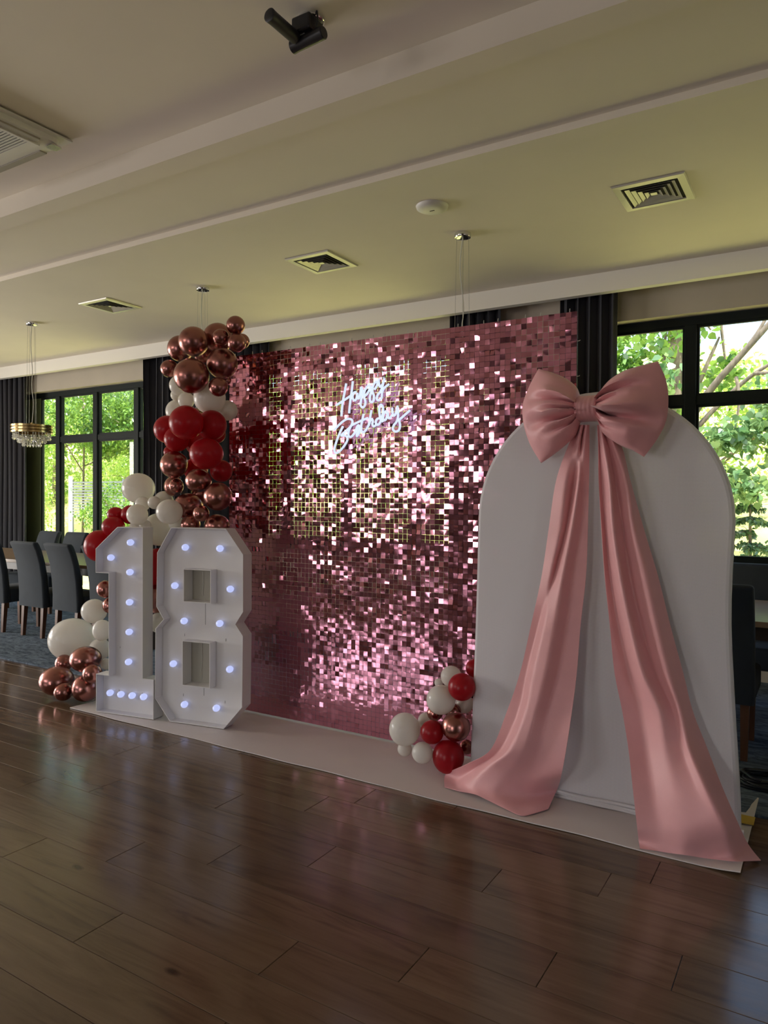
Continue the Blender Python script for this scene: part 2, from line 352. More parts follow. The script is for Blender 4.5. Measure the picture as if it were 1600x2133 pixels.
# ---------------------------------------------------------------- measured shapes, world coordinates in metres
BALLOONS = [
    ([-3.6822, 3.5095, 2.565], 0.1007, 0.1007, 'chrome', 'round rose chrome balloon at upper left of the tall column top') ,
    ([-3.9722, 3.66, 2.5757], 0.0927, 0.0927, 'chrome', 'rose chrome balloon half hidden at the left edge of the column top') ,
    ([-3.6376, 3.6919, 2.6199], 0.1034, 0.1034, 'chrome', 'large rose chrome balloon behind two small ones at the column top') ,
    ([-3.452, 3.53, 2.5711], 0.0556, 0.0556, 'chrome', 'small dark chrome balloon in front of a larger one at the column top') ,
    ([-3.3669, 3.58, 2.652], 0.0616, 0.0616, 'chrome', 'highest balloon, a small rose chrome one at the column tip') ,
    ([-3.339, 3.56, 2.5297], 0.0616, 0.0616, 'chrome', 'small rose chrome balloon just under the highest balloon of the column') ,
    ([-3.4222, 3.7, 2.5748], 0.0522, 0.0522, 'chrome', 'rose chrome balloon peeping out at the right edge of the column top') ,
    ([-3.5064, 3.6, 2.4165], 0.1037, 0.1037, 'chrome', 'large rose chrome balloon beside the top left corner of the sequin wall') ,
    ([-3.6139, 3.4261, 2.3155], 0.1161, 0.1161, 'chrome', 'biggest rose chrome balloon, low front of the column top') ,
    ([-4.0183, 3.6, 2.4266], 0.0625, 0.0625, 'chrome', 'small chrome balloon sticking out left of the column top') ,
    ([-3.4428, 3.5, 2.2397], 0.0633, 0.0633, 'chrome', 'small dark chrome balloon above the white balloons of the column') ,
    ([-3.5672, 3.7, 2.3228], 0.0365, 0.0365, 'chrome', 'tiny chrome balloon hidden between the column top and the white ones') ,
    ([-3.9548, 3.635, 2.3073], 0.0717, 0.0717, 'white', 'white column balloon at left under the biggest chrome one') ,
    ([-4.0341, 3.6817, 2.2506], 0.0434, 0.0434, 'white', 'small white column balloon between two white ones on the left side') ,
    ([-3.8486, 3.6, 2.1903], 0.0571, 0.0571, 'white', 'small white column balloon directly above the red front balloon') ,
    ([-3.6182, 3.5948, 2.1908], 0.1082, 0.1082, 'white', 'largest white balloon in the middle of the tall column') ,
    ([-4.0676, 3.7241, 2.1394], 0.0877, 0.0877, 'white', 'white column balloon at left behind the big red front balloon') ,
    ([-3.5775, 3.7259, 2.1176], 0.0701, 0.0701, 'white', 'white column balloon at right edge touching the sequin wall') ,
    ([-3.6175, 3.3843, 2.0039], 0.1122, 0.1122, 'red', 'biggest dark red balloon at upper front of the column') ,
    ([-3.5768, 3.574, 2.0017], 0.1009, 0.1009, 'red', 'dark red column balloon on the right under the white ones') ,
    ([-4.0553, 3.6193, 1.9984], 0.0999, 0.0999, 'red', 'bright red column balloon sticking out on the left side') ,
    ([-3.8994, 3.5597, 1.9175], 0.0873, 0.0873, 'red', 'dark red column balloon below the biggest red one') ,
    ([-3.5403, 3.49, 1.8027], 0.1118, 0.1039, 'red', 'wide dark red column balloon just above the lower chrome balloons') ,
    ([-3.6636, 3.7026, 1.9561], 0.0671, 0.0671, 'red', 'red column balloon glowing behind the two front red ones') ,
    ([-4.0511, 3.64, 1.8361], 0.0484, 0.0484, 'red', 'small red column balloon wedged at left above the lower chrome ones') ,
    ([-3.6096, 3.7, 1.6969], 0.0768, 0.0768, 'red', 'dark red balloon behind the column on its right beside the sequins') ,
    ([-3.9011, 3.54, 1.7388], 0.0971, 0.0938, 'chrome', 'chrome column balloon at left below the red balloons') ,
    ([-3.6234, 3.5, 1.6249], 0.0873, 0.0792, 'chrome', 'oval chrome column balloon in the centre of the lower chrome group') ,
    ([-4.0158, 3.64, 1.5906], 0.0689, 0.0724, 'chrome', 'chrome column balloon at left behind a smaller one') ,
    ([-3.9035, 3.56, 1.5919], 0.0504, 0.0504, 'chrome', 'small chrome column balloon at left below the red balloons') ,
    ([-3.4735, 3.53, 1.5189], 0.0943, 0.0927, 'chrome', 'chrome column balloon at right above the top of the figure eight') ,
    ([-3.8318, 3.6068, 1.4512], 0.1027, 0.0909, 'chrome', 'oval chrome column balloon at left above the figure eight') ,
    ([-3.5465, 3.45, 1.4049], 0.054, 0.054, 'chrome', 'small chrome balloon centred just above the figure eight') ,
    ([-3.7399, 3.5403, 1.327], 0.066, 0.066, 'chrome', 'chrome balloon touching the left top edge of the figure eight') ,
    ([-3.5452, 3.5947, 1.3203], 0.0848, 0.0783, 'chrome', 'chrome balloon half hidden behind the right top of the figure eight') ,
    ([-3.8062, 3.74, 2.5355], 0.0821, 0.0821, 'chrome', 'chrome balloon deep inside the column top, seen between the larger ones') ,
    ([-3.8597, 3.7203, 1.8937], 0.0859, 0.0859, 'red', 'red balloon deep inside the column, behind the red front ones') ,
    ([-3.8988, 3.74, 1.7132], 0.0865, 0.0865, 'red', 'dark red balloon deep inside the column, between red and chrome') ,
    ([-3.8478, 3.7661, 1.5267], 0.09, 0.09, 'chrome', 'chrome balloon deep inside the lower chrome group of the column') ,
    ([-4.3485, 3.6045, 1.5772], 0.1187, 0.1116, 'white', 'big white balloon crowning the garland in front of the window') ,
    ([-4.2456, 3.5555, 1.4612], 0.054, 0.054, 'white', 'small white balloon under the big crowning white one') ,
    ([-4.1661, 3.4428, 1.3873], 0.0746, 0.0746, 'white', 'white balloon in front just above the figure one') ,
    ([-4.0985, 3.5363, 1.4727], 0.0462, 0.0462, 'white', 'smallest white balloon right of the big crowning white one') ,
    ([-4.1243, 3.6437, 1.4865], 0.0698, 0.0698, 'white', 'white balloon behind beside the chrome column balloons') ,
    ([-3.8447, 3.4471, 1.4122], 0.0886, 0.0853, 'white', 'large white balloon left of the lower chrome column balloons') ,
    ([-4.1929, 3.6599, 1.2748], 0.1198, 0.1198, 'white', 'large white balloon between the tops of the two figures') ,
    ([-4.3095, 3.54, 1.2963], 0.0385, 0.0385, 'white', 'tiny white balloon peeking over the top edge of the figure one') ,
    ([-3.9684, 3.62, 1.3266], 0.0548, 0.0548, 'white', 'white balloon behind the left top corner of the figure eight') ,
    ([-4.1744, 3.5173, 1.3106], 0.0412, 0.0412, 'white', 'small white balloon at the top right corner of the figure one') ,
    ([-4.5572, 3.5673, 1.3794], 0.0629, 0.0575, 'red', 'small red balloon highest at the left beside the window') ,
    ([-4.4306, 3.6, 1.381], 0.0714, 0.0714, 'red', 'red balloon tucked behind the white one above the figure one') ,
    ([-4.4886, 3.4927, 1.2931], 0.083, 0.0742, 'red', 'dark red balloon at the sloping corner of the figure one') ,
    ([-4.6569, 3.5, 1.1449], 0.1115, 0.1187, 'red', 'large bright red balloon left of the figure one') ,
    ([-4.1617, 3.62, 1.0007], 0.1258, 0.1397, 'red', 'large red balloon seen in the gap between the two figures') ,
    ([-4.6125, 3.52, 0.8217], 0.0647, 0.0647, 'chrome', 'small chrome balloon under the flag of the figure one') ,
    ([-4.6075, 3.56, 0.6948], 0.0579, 0.0615, 'chrome', 'chrome balloon half hidden behind the stem of the figure one') ,
    ([-4.1251, 3.58, 0.7771], 0.1038, 0.1038, 'chrome', 'chrome balloon seen in the gap between the two figures') ,
    ([-4.0767, 3.56, 0.6145], 0.0721, 0.0721, 'white', 'white balloon seen in the gap beside the waist of the eight') ,
    ([-4.7722, 3.54, 0.6397], 0.0953, 0.0916, 'white', 'white balloon left of the stem of the figure one') ,
    ([-5.0687, 3.5633, 0.3874], 0.1816, 0.1664, 'white', 'biggest white balloon of all, far left above the chrome ones') ,
    ([-4.5702, 3.46, 0.5249], 0.071, 0.0781, 'white', 'white balloon between the biggest white one and the figure one') ,
    ([-4.7304, 3.56, 0.3506], 0.0806, 0.0806, 'white', 'white balloon behind the low chrome ones beside the figure one') ,
    ([-4.5786, 3.5, 0.2669], 0.0394, 0.0429, 'white', 'tiny white balloon just above the foot of the figure one') ,
    ([-4.6257, 3.36, 0.3228], 0.1125, 0.0931, 'chrome', 'large chrome balloon at the top of the low left chrome bunch') ,
    ([-4.9794, 3.4262, 0.2383], 0.0643, 0.0625, 'chrome', 'small chrome balloon at upper left of the low chrome bunch') ,
    ([-4.9146, 3.3217, 0.1325], 0.124, 0.1079, 'chrome', 'large chrome balloon furthest left near the wooden floor') ,
    ([-4.4805, 3.31, 0.2461], 0.0687, 0.0687, 'chrome', 'small chrome balloon next to the foot of the figure one') ,
    ([-4.6278, 3.36, 0.1105], 0.0985, 0.0985, 'chrome', 'chrome balloon resting on the runner beside the figure one') ,
    ([-4.7853, 3.2887, 0.0774], 0.0671, 0.0654, 'chrome', 'small chrome balloon at the lowest left end of the garland') ,
    ([-1.8019, 3.66, 0.5122], 0.0594, 0.0594, 'white', 'white balloon at the top of the small bunch by the arch') ,
    ([-1.696, 3.7435, 0.5556], 0.0515, 0.0515, 'red', 'red balloon half hidden behind the left edge of the arch') ,
    ([-1.679, 3.54, 0.4959], 0.0738, 0.0738, 'red', 'red balloon at upper right of the small bunch by the arch') ,
    ([-1.815, 3.5618, 0.4014], 0.0809, 0.0809, 'white', 'big white balloon in the upper middle of the small bunch') ,
    ([-1.7482, 3.7225, 0.351], 0.0517, 0.0517, 'white', 'white balloon in shade under the upper red one by the arch') ,
    ([-1.9008, 3.7, 0.4548], 0.0248, 0.0248, 'white', 'tiny white balloon behind the upper white ones of the small bunch') ,
    ([-1.8825, 3.62, 0.3029], 0.0447, 0.0447, 'chrome', 'small chrome balloon under the big white one of the small bunch') ,
    ([-1.7065, 3.53, 0.2785], 0.0779, 0.0779, 'chrome', 'large shiny chrome balloon in the middle of the small bunch') ,
    ([-1.8368, 3.5, 0.2344], 0.0643, 0.0643, 'red', 'red balloon in the middle of the small bunch between white and chrome') ,
    ([-2.0095, 3.5, 0.2205], 0.0873, 0.0913, 'white', 'big white balloon furthest left in the small bunch by the sequins') ,
    ([-1.9495, 3.64, 0.2431], 0.0466, 0.0466, 'white', 'white balloon behind the middle red one of the small bunch') ,
    ([-2.0659, 3.6, 0.0702], 0.0415, 0.0415, 'white', 'white balloon low behind under the furthest left white one') ,
    ([-1.8792, 3.47, 0.1216], 0.0578, 0.0578, 'white', 'white balloon low in the small bunch beside the biggest red one') ,
    ([-1.7463, 3.52, 0.1111], 0.086, 0.0926, 'red', 'biggest red balloon resting on the white runner by the arch') ,
    ([-1.7034, 3.66, 0.1312], 0.0401, 0.0401, 'chrome', 'dark chrome balloon low in shade against the arch') ,
    ([-1.7811, 3.6457, 0.3209], 0.0457, 0.0457, 'chrome', 'dark chrome balloon behind above the large shiny one') ,
]
TAIL_RIGHT = [[[-0.951, 3.4765, 1.8667], [-0.9466, 3.4855, 1.8674], [-0.9276, 3.4405, 1.8623], [-0.9283, 3.4765, 1.8656], [-0.9097, 3.4405, 1.8614], [-0.9058, 3.4765, 1.8645]], [[-0.9503, 3.4952, 1.7652], [-0.9451, 3.5097, 1.766], [-0.9088, 3.4413, 1.7602], [-0.9004, 3.4952, 1.7635], [-0.8645, 3.4592, 1.7599], [-0.8468, 3.5133, 1.7629]], [[-0.9486, 3.504, 1.6045], [-0.9351, 3.522, 1.6049], [-0.8779, 3.432, 1.6019], [-0.8738, 3.504, 1.6039], [-0.8078, 3.459, 1.6021], [-0.8071, 3.522, 1.6038]], [[-0.9285, 3.486, 1.3749], [-0.9141, 3.513, 1.3745], [-0.8576, 3.423, 1.3786], [-0.8322, 3.504, 1.3769], [-0.7687, 3.441, 1.3804], [-0.7433, 3.522, 1.3787]], [[-0.91, 3.486, 1.1467], [-0.8887, 3.513, 1.1456], [-0.8201, 3.414, 1.1583], [-0.7976, 3.504, 1.1519], [-0.7111, 3.432, 1.1633], [-0.6764, 3.522, 1.1578]], [[-0.8824, 3.481, 0.9207], [-0.8444, 3.508, 0.9205], [-0.7713, 3.4, 0.9429], [-0.7419, 3.49, 0.9329], [-0.6599, 3.418, 0.951], [-0.6202, 3.517, 0.9407]], [[-0.8505, 3.453, 0.702], [-0.7844, 3.489, 0.7035], [-0.7119, 3.381, 0.7344], [-0.6695, 3.471, 0.722], [-0.6048, 3.399, 0.7448], [-0.5601, 3.507, 0.7292]], [[-0.8097, 3.438, 0.5311], [-0.7253, 3.465, 0.5379], [-0.635, 3.366, 0.5765], [-0.5857, 3.429, 0.5689], [-0.5482, 3.384, 0.5858], [-0.5151, 3.492, 0.5647]], [[-0.7674, 3.385, 0.3749], [-0.6993, 3.421, 0.3772], [-0.6036, 3.349, 0.416], [-0.5389, 3.376, 0.4202], [-0.5021, 3.34, 0.4375], [-0.4492, 3.475, 0.4083]], [[-0.7276, 3.3, 0.2359], [-0.6516, 3.327, 0.2431], [-0.5506, 3.282, 0.2799], [-0.465, 3.282, 0.2983], [-0.4242, 3.255, 0.3162], [-0.3775, 3.39, 0.2809]], [[-0.692, 3.23, 0.0998], [-0.6066, 3.248, 0.1137], [-0.5021, 3.23, 0.1459], [-0.4007, 3.23, 0.1706], [-0.3505, 3.23, 0.1828], [-0.3074, 3.356, 0.1452]], [[-0.6856, 3.2411, 0.03], [-0.5953, 3.2344, 0.035], [-0.494, 3.222, 0.05], [-0.3979, 3.2779, 0.04], [-0.3291, 3.2781, 0.06], [-0.276, 3.4498, 0.03]], [[-0.6746, 3.21, 0.012], [-0.5874, 3.2352, 0.012], [-0.4913, 3.2184, 0.03], [-0.4048, 3.2777, 0.012], [-0.313, 3.265, 0.03], [-0.2244, 3.3731, 0.012]]]
TAIL_LEFT = [[[-1.0391, 3.4705, 1.8705], [-1.0361, 3.4915, 1.8723], [-1.0123, 3.4425, 1.8666], [-1.0153, 3.4845, 1.8706], [-0.9957, 3.4565, 1.8671], [-0.9922, 3.4845, 1.8695]], [[-1.086, 3.488, 1.7926], [-1.0663, 3.509, 1.7934], [-1.0328, 3.46, 1.7886], [-1.0356, 3.509, 1.7922], [-1.007, 3.467, 1.7882], [-0.9962, 3.502, 1.7903]], [[-1.1532, 3.498, 1.6062], [-1.0949, 3.47, 1.6049], [-1.0696, 3.519, 1.606], [-1.0316, 3.463, 1.6041], [-1.0232, 3.498, 1.605], [-0.997, 3.512, 1.6052]], [[-1.1885, 3.498, 1.3679], [-1.121, 3.47, 1.3704], [-1.1055, 3.512, 1.3696], [-1.062, 3.456, 1.3724], [-1.0341, 3.512, 1.3715], [-0.997, 3.505, 1.3726]], [[-1.223, 3.498, 1.1266], [-1.1715, 3.47, 1.1321], [-1.1614, 3.498, 1.1304], [-1.0998, 3.442, 1.1389], [-1.072, 3.505, 1.1352], [-1.0016, 3.498, 1.1401]], [[-1.2788, 3.507, 0.8792], [-1.236, 3.507, 0.8832], [-1.1869, 3.437, 0.8979], [-1.1292, 3.423, 0.9054], [-1.0943, 3.493, 0.8988], [-1.0212, 3.486, 0.9068]], [[-1.3312, 3.497, 0.6305], [-1.2929, 3.497, 0.6355], [-1.2347, 3.42, 0.6584], [-1.1665, 3.406, 0.6701], [-1.1296, 3.476, 0.661], [-1.0323, 3.469, 0.6751]], [[-1.3933, 3.482, 0.4278], [-1.326, 3.482, 0.4385], [-1.2642, 3.398, 0.4688], [-1.2076, 3.391, 0.4795], [-1.1662, 3.454, 0.4707], [-1.0449, 3.44, 0.4934]], [[-1.4544, 3.419, 0.2369], [-1.4001, 3.433, 0.2429], [-1.3256, 3.349, 0.2812], [-1.254, 3.356, 0.2925], [-1.1863, 3.405, 0.291], [-1.0558, 3.391, 0.3194]], [[-1.578, 3.41, 0.1414], [-1.5194, 3.43, 0.1368], [-1.4311, 3.36, 0.1761], [-1.3378, 3.37, 0.1651], [-1.2479, 3.41, 0.1397], [-1.0806, 3.4, 0.1915]], [[-1.7387, 3.4833, 0.03], [-1.6544, 3.4567, 0.02], [-1.5257, 3.3566, 0.07], [-1.3996, 3.3374, 0.055], [-1.2709, 3.395, 0.03], [-1.151, 3.5466, 0.05]], [[-1.6848, 3.3545, 0.012], [-1.5988, 3.3417, 0.015], [-1.4892, 3.3179, 0.03], [-1.359, 3.29, 0.014], [-1.2147, 3.2347, 0.012], [-1.1396, 3.3834, 0.012]]]
BOW_RIGHT_TOP = [[-0.9444, 2.0026], [-0.917, 2.0464], [-0.8774, 2.0838], [-0.8185, 2.1149], [-0.7558, 2.1297], [-0.6778, 2.1431]]
BOW_RIGHT_OUT = [[-0.7339, 1.7083], [-0.6758, 1.7902], [-0.6386, 1.8717], [-0.6307, 1.9734], [-0.6442, 2.062], [-0.6778, 2.1431]]
BOW_RIGHT_BOT = [[-0.943, 1.8876], [-0.9221, 1.8279], [-0.8789, 1.788], [-0.8241, 1.7558], [-0.7799, 1.7369], [-0.7339, 1.7083]]
BOW_LEFT_TOP = [[-1.0319, 1.9983], [-1.0482, 2.0487], [-1.0909, 2.091], [-1.1367, 2.1184], [-1.1857, 2.1395], [-1.2438, 2.1595]]
BOW_LEFT_OUT = [[-1.2249, 1.6899], [-1.2818, 1.7816], [-1.3179, 1.8855], [-1.3246, 1.9831], [-1.2905, 2.0777], [-1.2438, 2.1595]]
BOW_LEFT_BOT = [[-1.0307, 1.8921], [-1.0458, 1.8358], [-1.0849, 1.7905], [-1.1273, 1.7552], [-1.1703, 1.7248], [-1.2249, 1.6899]]
KNOT = [[-1.0347, 2.014], [-0.9444, 2.0077], [-0.943, 1.8814], [-1.0281, 1.892]]
SIGN_STROKES = [[[-2.595, 2.2317], [-2.6058, 2.1798], [-2.6183, 2.1279], [-2.626, 2.0729], [-2.6305, 2.0281]], [[-2.5441, 2.2408], [-2.5501, 2.1941], [-2.5607, 2.1293], [-2.5668, 2.0824], [-2.5712, 2.0433]], [[-2.6699, 2.0994], [-2.6183, 2.1226], [-2.5641, 2.1492], [-2.5357, 2.1656], [-2.5184, 2.1735]], [[-2.5184, 2.1735], [-2.5357, 2.1656], [-2.5444, 2.144], [-2.5369, 2.1251], [-2.5243, 2.1204], [-2.5134, 2.1366], [-2.5089, 2.165], [-2.5087, 2.1363], [-2.4983, 2.1309], [-2.49, 2.1506], [-2.484, 2.1762], [-2.481, 2.2007]], [[-2.481, 2.2007], [-2.4706, 2.1752], [-2.4759, 2.1444], [-2.4835, 2.1138], [-2.4855, 2.0879], [-2.4692, 2.0738], [-2.4531, 2.0871], [-2.4508, 2.1116], [-2.4635, 2.1462], [-2.4544, 2.178], [-2.4376, 2.2], [-2.4192, 2.2063], [-2.419, 2.1844], [-2.4388, 2.1548], [-2.4557, 2.143]], [[-2.4192, 2.2063], [-2.4067, 2.186], [-2.4096, 2.1579], [-2.4176, 2.1301], [-2.4144, 2.1092], [-2.4015, 2.1012], [-2.3887, 2.1153], [-2.388, 2.1409], [-2.399, 2.17], [-2.3931, 2.203], [-2.378, 2.2224], [-2.3628, 2.2238], [-2.3657, 2.2009], [-2.3837, 2.1766]], [[-2.3539, 2.241], [-2.3522, 2.2178], [-2.3444, 2.1929], [-2.3294, 2.1994], [-2.3176, 2.2202], [-2.3117, 2.2414]], [[-2.3117, 2.2414], [-2.3219, 2.2027], [-2.3367, 2.1655], [-2.3591, 2.1415], [-2.365, 2.1188], [-2.3498, 2.1096], [-2.3312, 2.1216], [-2.3261, 2.157], [-2.3113, 2.1815], [-2.2786, 2.2019]], [[-2.6863, 1.9432], [-2.6426, 1.9788], [-2.5972, 2.0054], [-2.5623, 2.0069], [-2.5459, 1.9926], [-2.5559, 1.9644], [-2.5885, 1.9388], [-2.6296, 1.9083], [-2.6006, 1.9054], [-2.5832, 1.8895], [-2.588, 1.8676], [-2.6166, 1.8312], [-2.6538, 1.8016], [-2.6781, 1.8023], [-2.6813, 1.8299], [-2.6628, 1.8806], [-2.6381, 1.9308], [-2.6176, 1.9639]], [[-2.5518, 1.9676], [-2.572, 1.9347], [-2.5739, 1.9043], [-2.5554, 1.8951], [-2.5311, 1.916], [-2.5151, 1.9456]], [[-2.5151, 1.9456], [-2.5011, 1.9651], [-2.493, 1.9513], [-2.5069, 1.9251], [-2.5107, 1.8984], [-2.4927, 1.9178], [-2.4749, 1.9505]], [[-2.4603, 2.0333], [-2.472, 1.9871], [-2.4788, 1.944], [-2.4666, 1.9193], [-2.4468, 1.9291], [-2.4271, 1.9549], [-2.4135, 1.9875]], [[-2.5518, 1.9676], [-2.4952, 1.9876], [-2.4315, 2.0067]], [[-2.4049, 2.0533], [-2.4137, 2.0107], [-2.4232, 1.9614], [-2.4135, 1.9875], [-2.4006, 1.9984], [-2.3938, 1.9831], [-2.3976, 1.9667], [-2.3868, 1.9523], [-2.3701, 1.9621]], [[-2.347, 2.0005], [-2.3645, 1.9948], [-2.3721, 1.9754], [-2.3595, 1.9609], [-2.341, 1.9738], [-2.3239, 2.0223], [-2.3204, 2.0615], [-2.3341, 2.0814], [-2.3475, 2.0664], [-2.3453, 2.0268], [-2.3372, 1.9901], [-2.3197, 1.9793]], [[-2.2904, 2.0237], [-2.299, 2.0399], [-2.3142, 2.0217], [-2.3186, 1.9924], [-2.3024, 1.9876], [-2.2903, 2.0106], [-2.2855, 2.0299], [-2.2826, 2.0036], [-2.2711, 1.9958], [-2.2567, 2.0152]], [[-2.2571, 2.0576], [-2.253, 2.0216], [-2.2415, 2.0111], [-2.2273, 2.0331], [-2.2201, 2.0684]], [[-2.2201, 2.0684], [-2.2143, 2.0161], [-2.2223, 1.9776], [-2.2441, 1.9527], [-2.2503, 1.9286], [-2.2324, 1.9141], [-2.2087, 1.9218], [-2.2003, 1.9506], [-2.2054, 1.98], [-2.1831, 1.9998], [-2.1332, 2.0357]]]
SIGN_WIRES = [[-2.5539, 2.2487], [-2.5062, 2.3744], [-2.3523, 2.2544], [-2.3869, 2.3541]]
# ---------------------------------------------------------------- room shell
X0, X1, YF, YW = -13.0, 5.0, -7.0, 6.75
def build_ceiling():
    prof = [(YF - .15, 3.63), (2.99, 3.63), (2.99, 3.50), (3.145, 3.50), (3.145, 3.54), (3.867, 3.54), (3.867, 3.50), (4.01, 3.50),
            (4.01, 3.507), (6.95, 3.507), (6.95, 3.95), (YF - .15, 3.95)]
    n = len(prof); v = [(X0 - .15, y, z) for y, z in prof] + [(X1 + .15, y, z) for y, z in prof]
    f = [(i, (i + 1) % n, n + (i + 1) % n, n + i) for i in range(n)] + [tuple(range(n)), tuple(range(2 * n - 1, n - 1, -1))]
    b = MB(); b.add(v, f); return struct(b.build('ceiling', M['ceiling']), 'pale stepped plaster ceiling with a shallow tray recess')
build_ceiling()
struct(MB().box(X0, X1, 6.42, 6.50, 3.336, 3.507).build('trim_1', M['pelmet'], bevel=.002), 'white curtain pelmet board below the ceiling')

OPEN = [(-11.05, -7.45, .04), (-6.55, -2.95, .95), (-1.965, 1.635, .95)]
HEAD = 3.14
def build_back_wall():
    b = MB(); y0, y1 = YW, 7.02
    xs = [X0 - .15] + [a for o in OPEN for a in o[:2]] + [X1 + .15]
    for i in range(0, len(xs), 2): b.box(xs[i], xs[i + 1], y0, y1, 0, 3.507)
    for a, c, z in OPEN:
        b.box(a, c, y0, y1, HEAD, 3.507)
        if z > .1: b.box(a, c, y0, y1, 0, z)
    return struct(b.build('wall_back', M['wall']), 'beige wall around the garden windows')
build_back_wall()
def build_window(num, x0, x1, zs, mulls, label, blank=None):
    t = bpy.data.objects.new('window_%d' % num, None); COL.objects.link(t); t.location = ((x0 + x1) / 2, 6.9, zs); t.empty_display_size = .1
    struct(t, label); L = Vector(t.location)
    def put(mb, name, mat, **k):
        mb.v = [tuple(Vector(p) - L) for p in mb.v]; return mb.build(name, mat, t, **k)
    fy0, fy1 = 6.88, 6.96
    f = MB(); f.box(x0, x1, fy0, fy1, 3.065, HEAD).box(x0, x1, fy0, fy1, zs, zs + .07).box(x0, x0 + .06, fy0, fy1, zs + .07, 3.065).box(x1 - .06, x1, fy0, fy1, zs + .07, 3.065)
    put(f, 'frame', M['frame'])
    edges = [x0 + .06] + list(mulls) + [x1 - .06]
    for m in mulls: put(MB().box(m - .048, m + .048, fy0 - .012, fy1, zs + .07, 3.065), 'mullion', M['frame'], bevel=.004)
    if blank: put(MB().box(x0 + .06, blank, fy0 + .005, fy1, zs + .07, 3.065), 'blank_panel', M['reveal'])
    cols = [(edges[i] + (0 if i == 0 else .048), edges[i + 1] - (0 if i == len(edges) - 2 else .048)) for i in range(len(edges) - 1)]
    for i, (a, c) in enumerate(cols):
        if blank and i == 0: a = blank
        put(MB().box(a, c, fy0, fy1, 2.362, 2.44), 'transom', M['frame'])
        for za, zb in ((zs + .07, 2.362), (2.44, 3.065)):
            put(MB().box(a, c, 6.915, 6.921, za, zb), 'pane', M['glass'])
            bead = MB(); w = .022
            bead.box(a, c, 6.895, 6.93, za, za + w).box(a, c, 6.895, 6.93, zb - w, zb).box(a, a + w, 6.895, 6.93, za + w, zb - w).box(c - w, c, 6.895, 6.93, za + w, zb - w)
            put(bead, 'sash', M['frame'])
    if zs > .1: put(MB().box(x0, x1, 6.68, 6.9, zs - .035, zs), 'sill', M['frame'], bevel=.004)
    return t
build_window(1, *OPEN[0], [-10.14, -9.245, -8.345], 'tall dark framed window with eight panes at the left, reaching the floor', blank=-10.6)
build_window(2, *OPEN[1], [-5.65, -4.75, -3.85], 'dark framed window behind the sequin wall')
build_window(3, *OPEN[2], [-1.068, -.168, .732], 'dark framed window with a high transom at the right, above a sill')

def wall_with_holes(name, axis, pos, thick, a0, a1, holes, label, mat='wall'):
    """wall at constant axis coordinate, with rectangular holes (a, b, z0, z1)"""
    b = MB(); hs = sorted(holes); cur = a0
    def bx(p, q, z0, z1):
        lo, hi = min(pos, pos + thick), max(pos, pos + thick)
        if axis == 'y': b.box(p, q, lo, hi, z0, z1)
        else: b.box(lo, hi, p, q, z0, z1)
    for h in hs:
        bx(cur, h[0], 0, 3.63); bx(h[0], h[1], h[3], 3.63)
        if h[2] > 0: bx(h[0], h[1], 0, h[2])
        cur = h[1]
    bx(cur, a1, 0, 3.63)
    return struct(b.build(name, M[mat]), label)
FRONT = [(x - w / 2, x + w / 2, 1.85, 3.35) for x, w in FRONT_WINDOWS] + [(-3.6, -1.9, .03, 2.09)]  # last opening is added for the fill lamp behind the camera
wall_with_holes('wall_front', 'y', YF, -.15, X0 - .15, X1 + .15, FRONT, 'unseen dark wall with a band of high windows opposite the garden side', 'reflected_tone')
wall_with_holes('wall_left', 'x', X0, -.15, YF, 7.02, [(y - .9, y + .9, .45, 2.75) for y in (-.2, 2.4)], 'beige end wall far left')
RIGHT = [(-1.8, -.2, .55, 2.65)]
wall_with_holes('wall_right', 'x', X1, .15, YF, 7.02, RIGHT, 'beige end wall at the right')
for k, (a, c, z0, z1) in enumerate(FRONT[:-1]):
    t = bpy.data.objects.new('window_%d' % (k + 4), None); COL.objects.link(t); t.location = ((a + c) / 2, YF, z0)
    struct(t, 'window in the wall opposite the garden side'); L = Vector(t.location)
    f = MB(); f.box(a, c, YF - .09, YF - .03, z0, z0 + .06).box(a, c, YF - .09, YF - .03, z1 - .06, z1).box(a, a + .06, YF - .09, YF - .03, z0, z1).box(c - .06, c, YF - .09, YF - .03, z0, z1)
    f.v = [tuple(Vector(p) - L) for p in f.v]; f.build('frame', M['frame'], t)
    for g in () if c - a < .5 else (MB().box((a + c) / 2 - .02, (a + c) / 2 + .02, YF - .09, YF - .03, z0, z1), MB().box(a, c, YF - .09, YF - .03, 2.75, 2.80)):
        g.v = [tuple(Vector(p) - L) for p in g.v]; g.build('mullion', M['frame'], t)

# floor: slab, single planks near the camera, the rest of the planks joined
floor = struct(MB().box(X0, X1, YF, 6.9, -.08, -.004).build('floor', M['joint']), 'dark oak laminate floor of staggered planks')
ROWS = {0: -2.158, 1: -1.517, 2: -2.53, 3: -2.158, 4: -1.80, 5: -1.118, 6: -.732}
PL, PW, GAP = 1.405, .206, .0016
def plank_mesh():
    b = MB(); x0, x1, y0, y1, e = GAP / 2, PL - GAP / 2, GAP / 2, PW - GAP / 2, .0014
    v = [(x0, y0, -.006), (x1, y0, -.006), (x1, y1, -.006), (x0, y1, -.006), (x0, y0, -e), (x1, y0, -e), (x1, y1, -e), (x0, y1, -e),
         (x0 + e, y0 + e, 0), (x1 - e, y0 + e, 0), (x1 - e, y1 - e, 0), (x0 + e, y1 - e, 0)]
    f = [(8, 9, 10, 11)] + [(i, (i + 1) % 4, 4 + (i + 1) % 4, 4 + i) for i in range(4)] + [(4 + i, 4 + (i + 1) % 4, 8 + (i + 1) % 4, 8 + i) for i in range(4)]
    return v, f
pv, pf = plank_mesh()
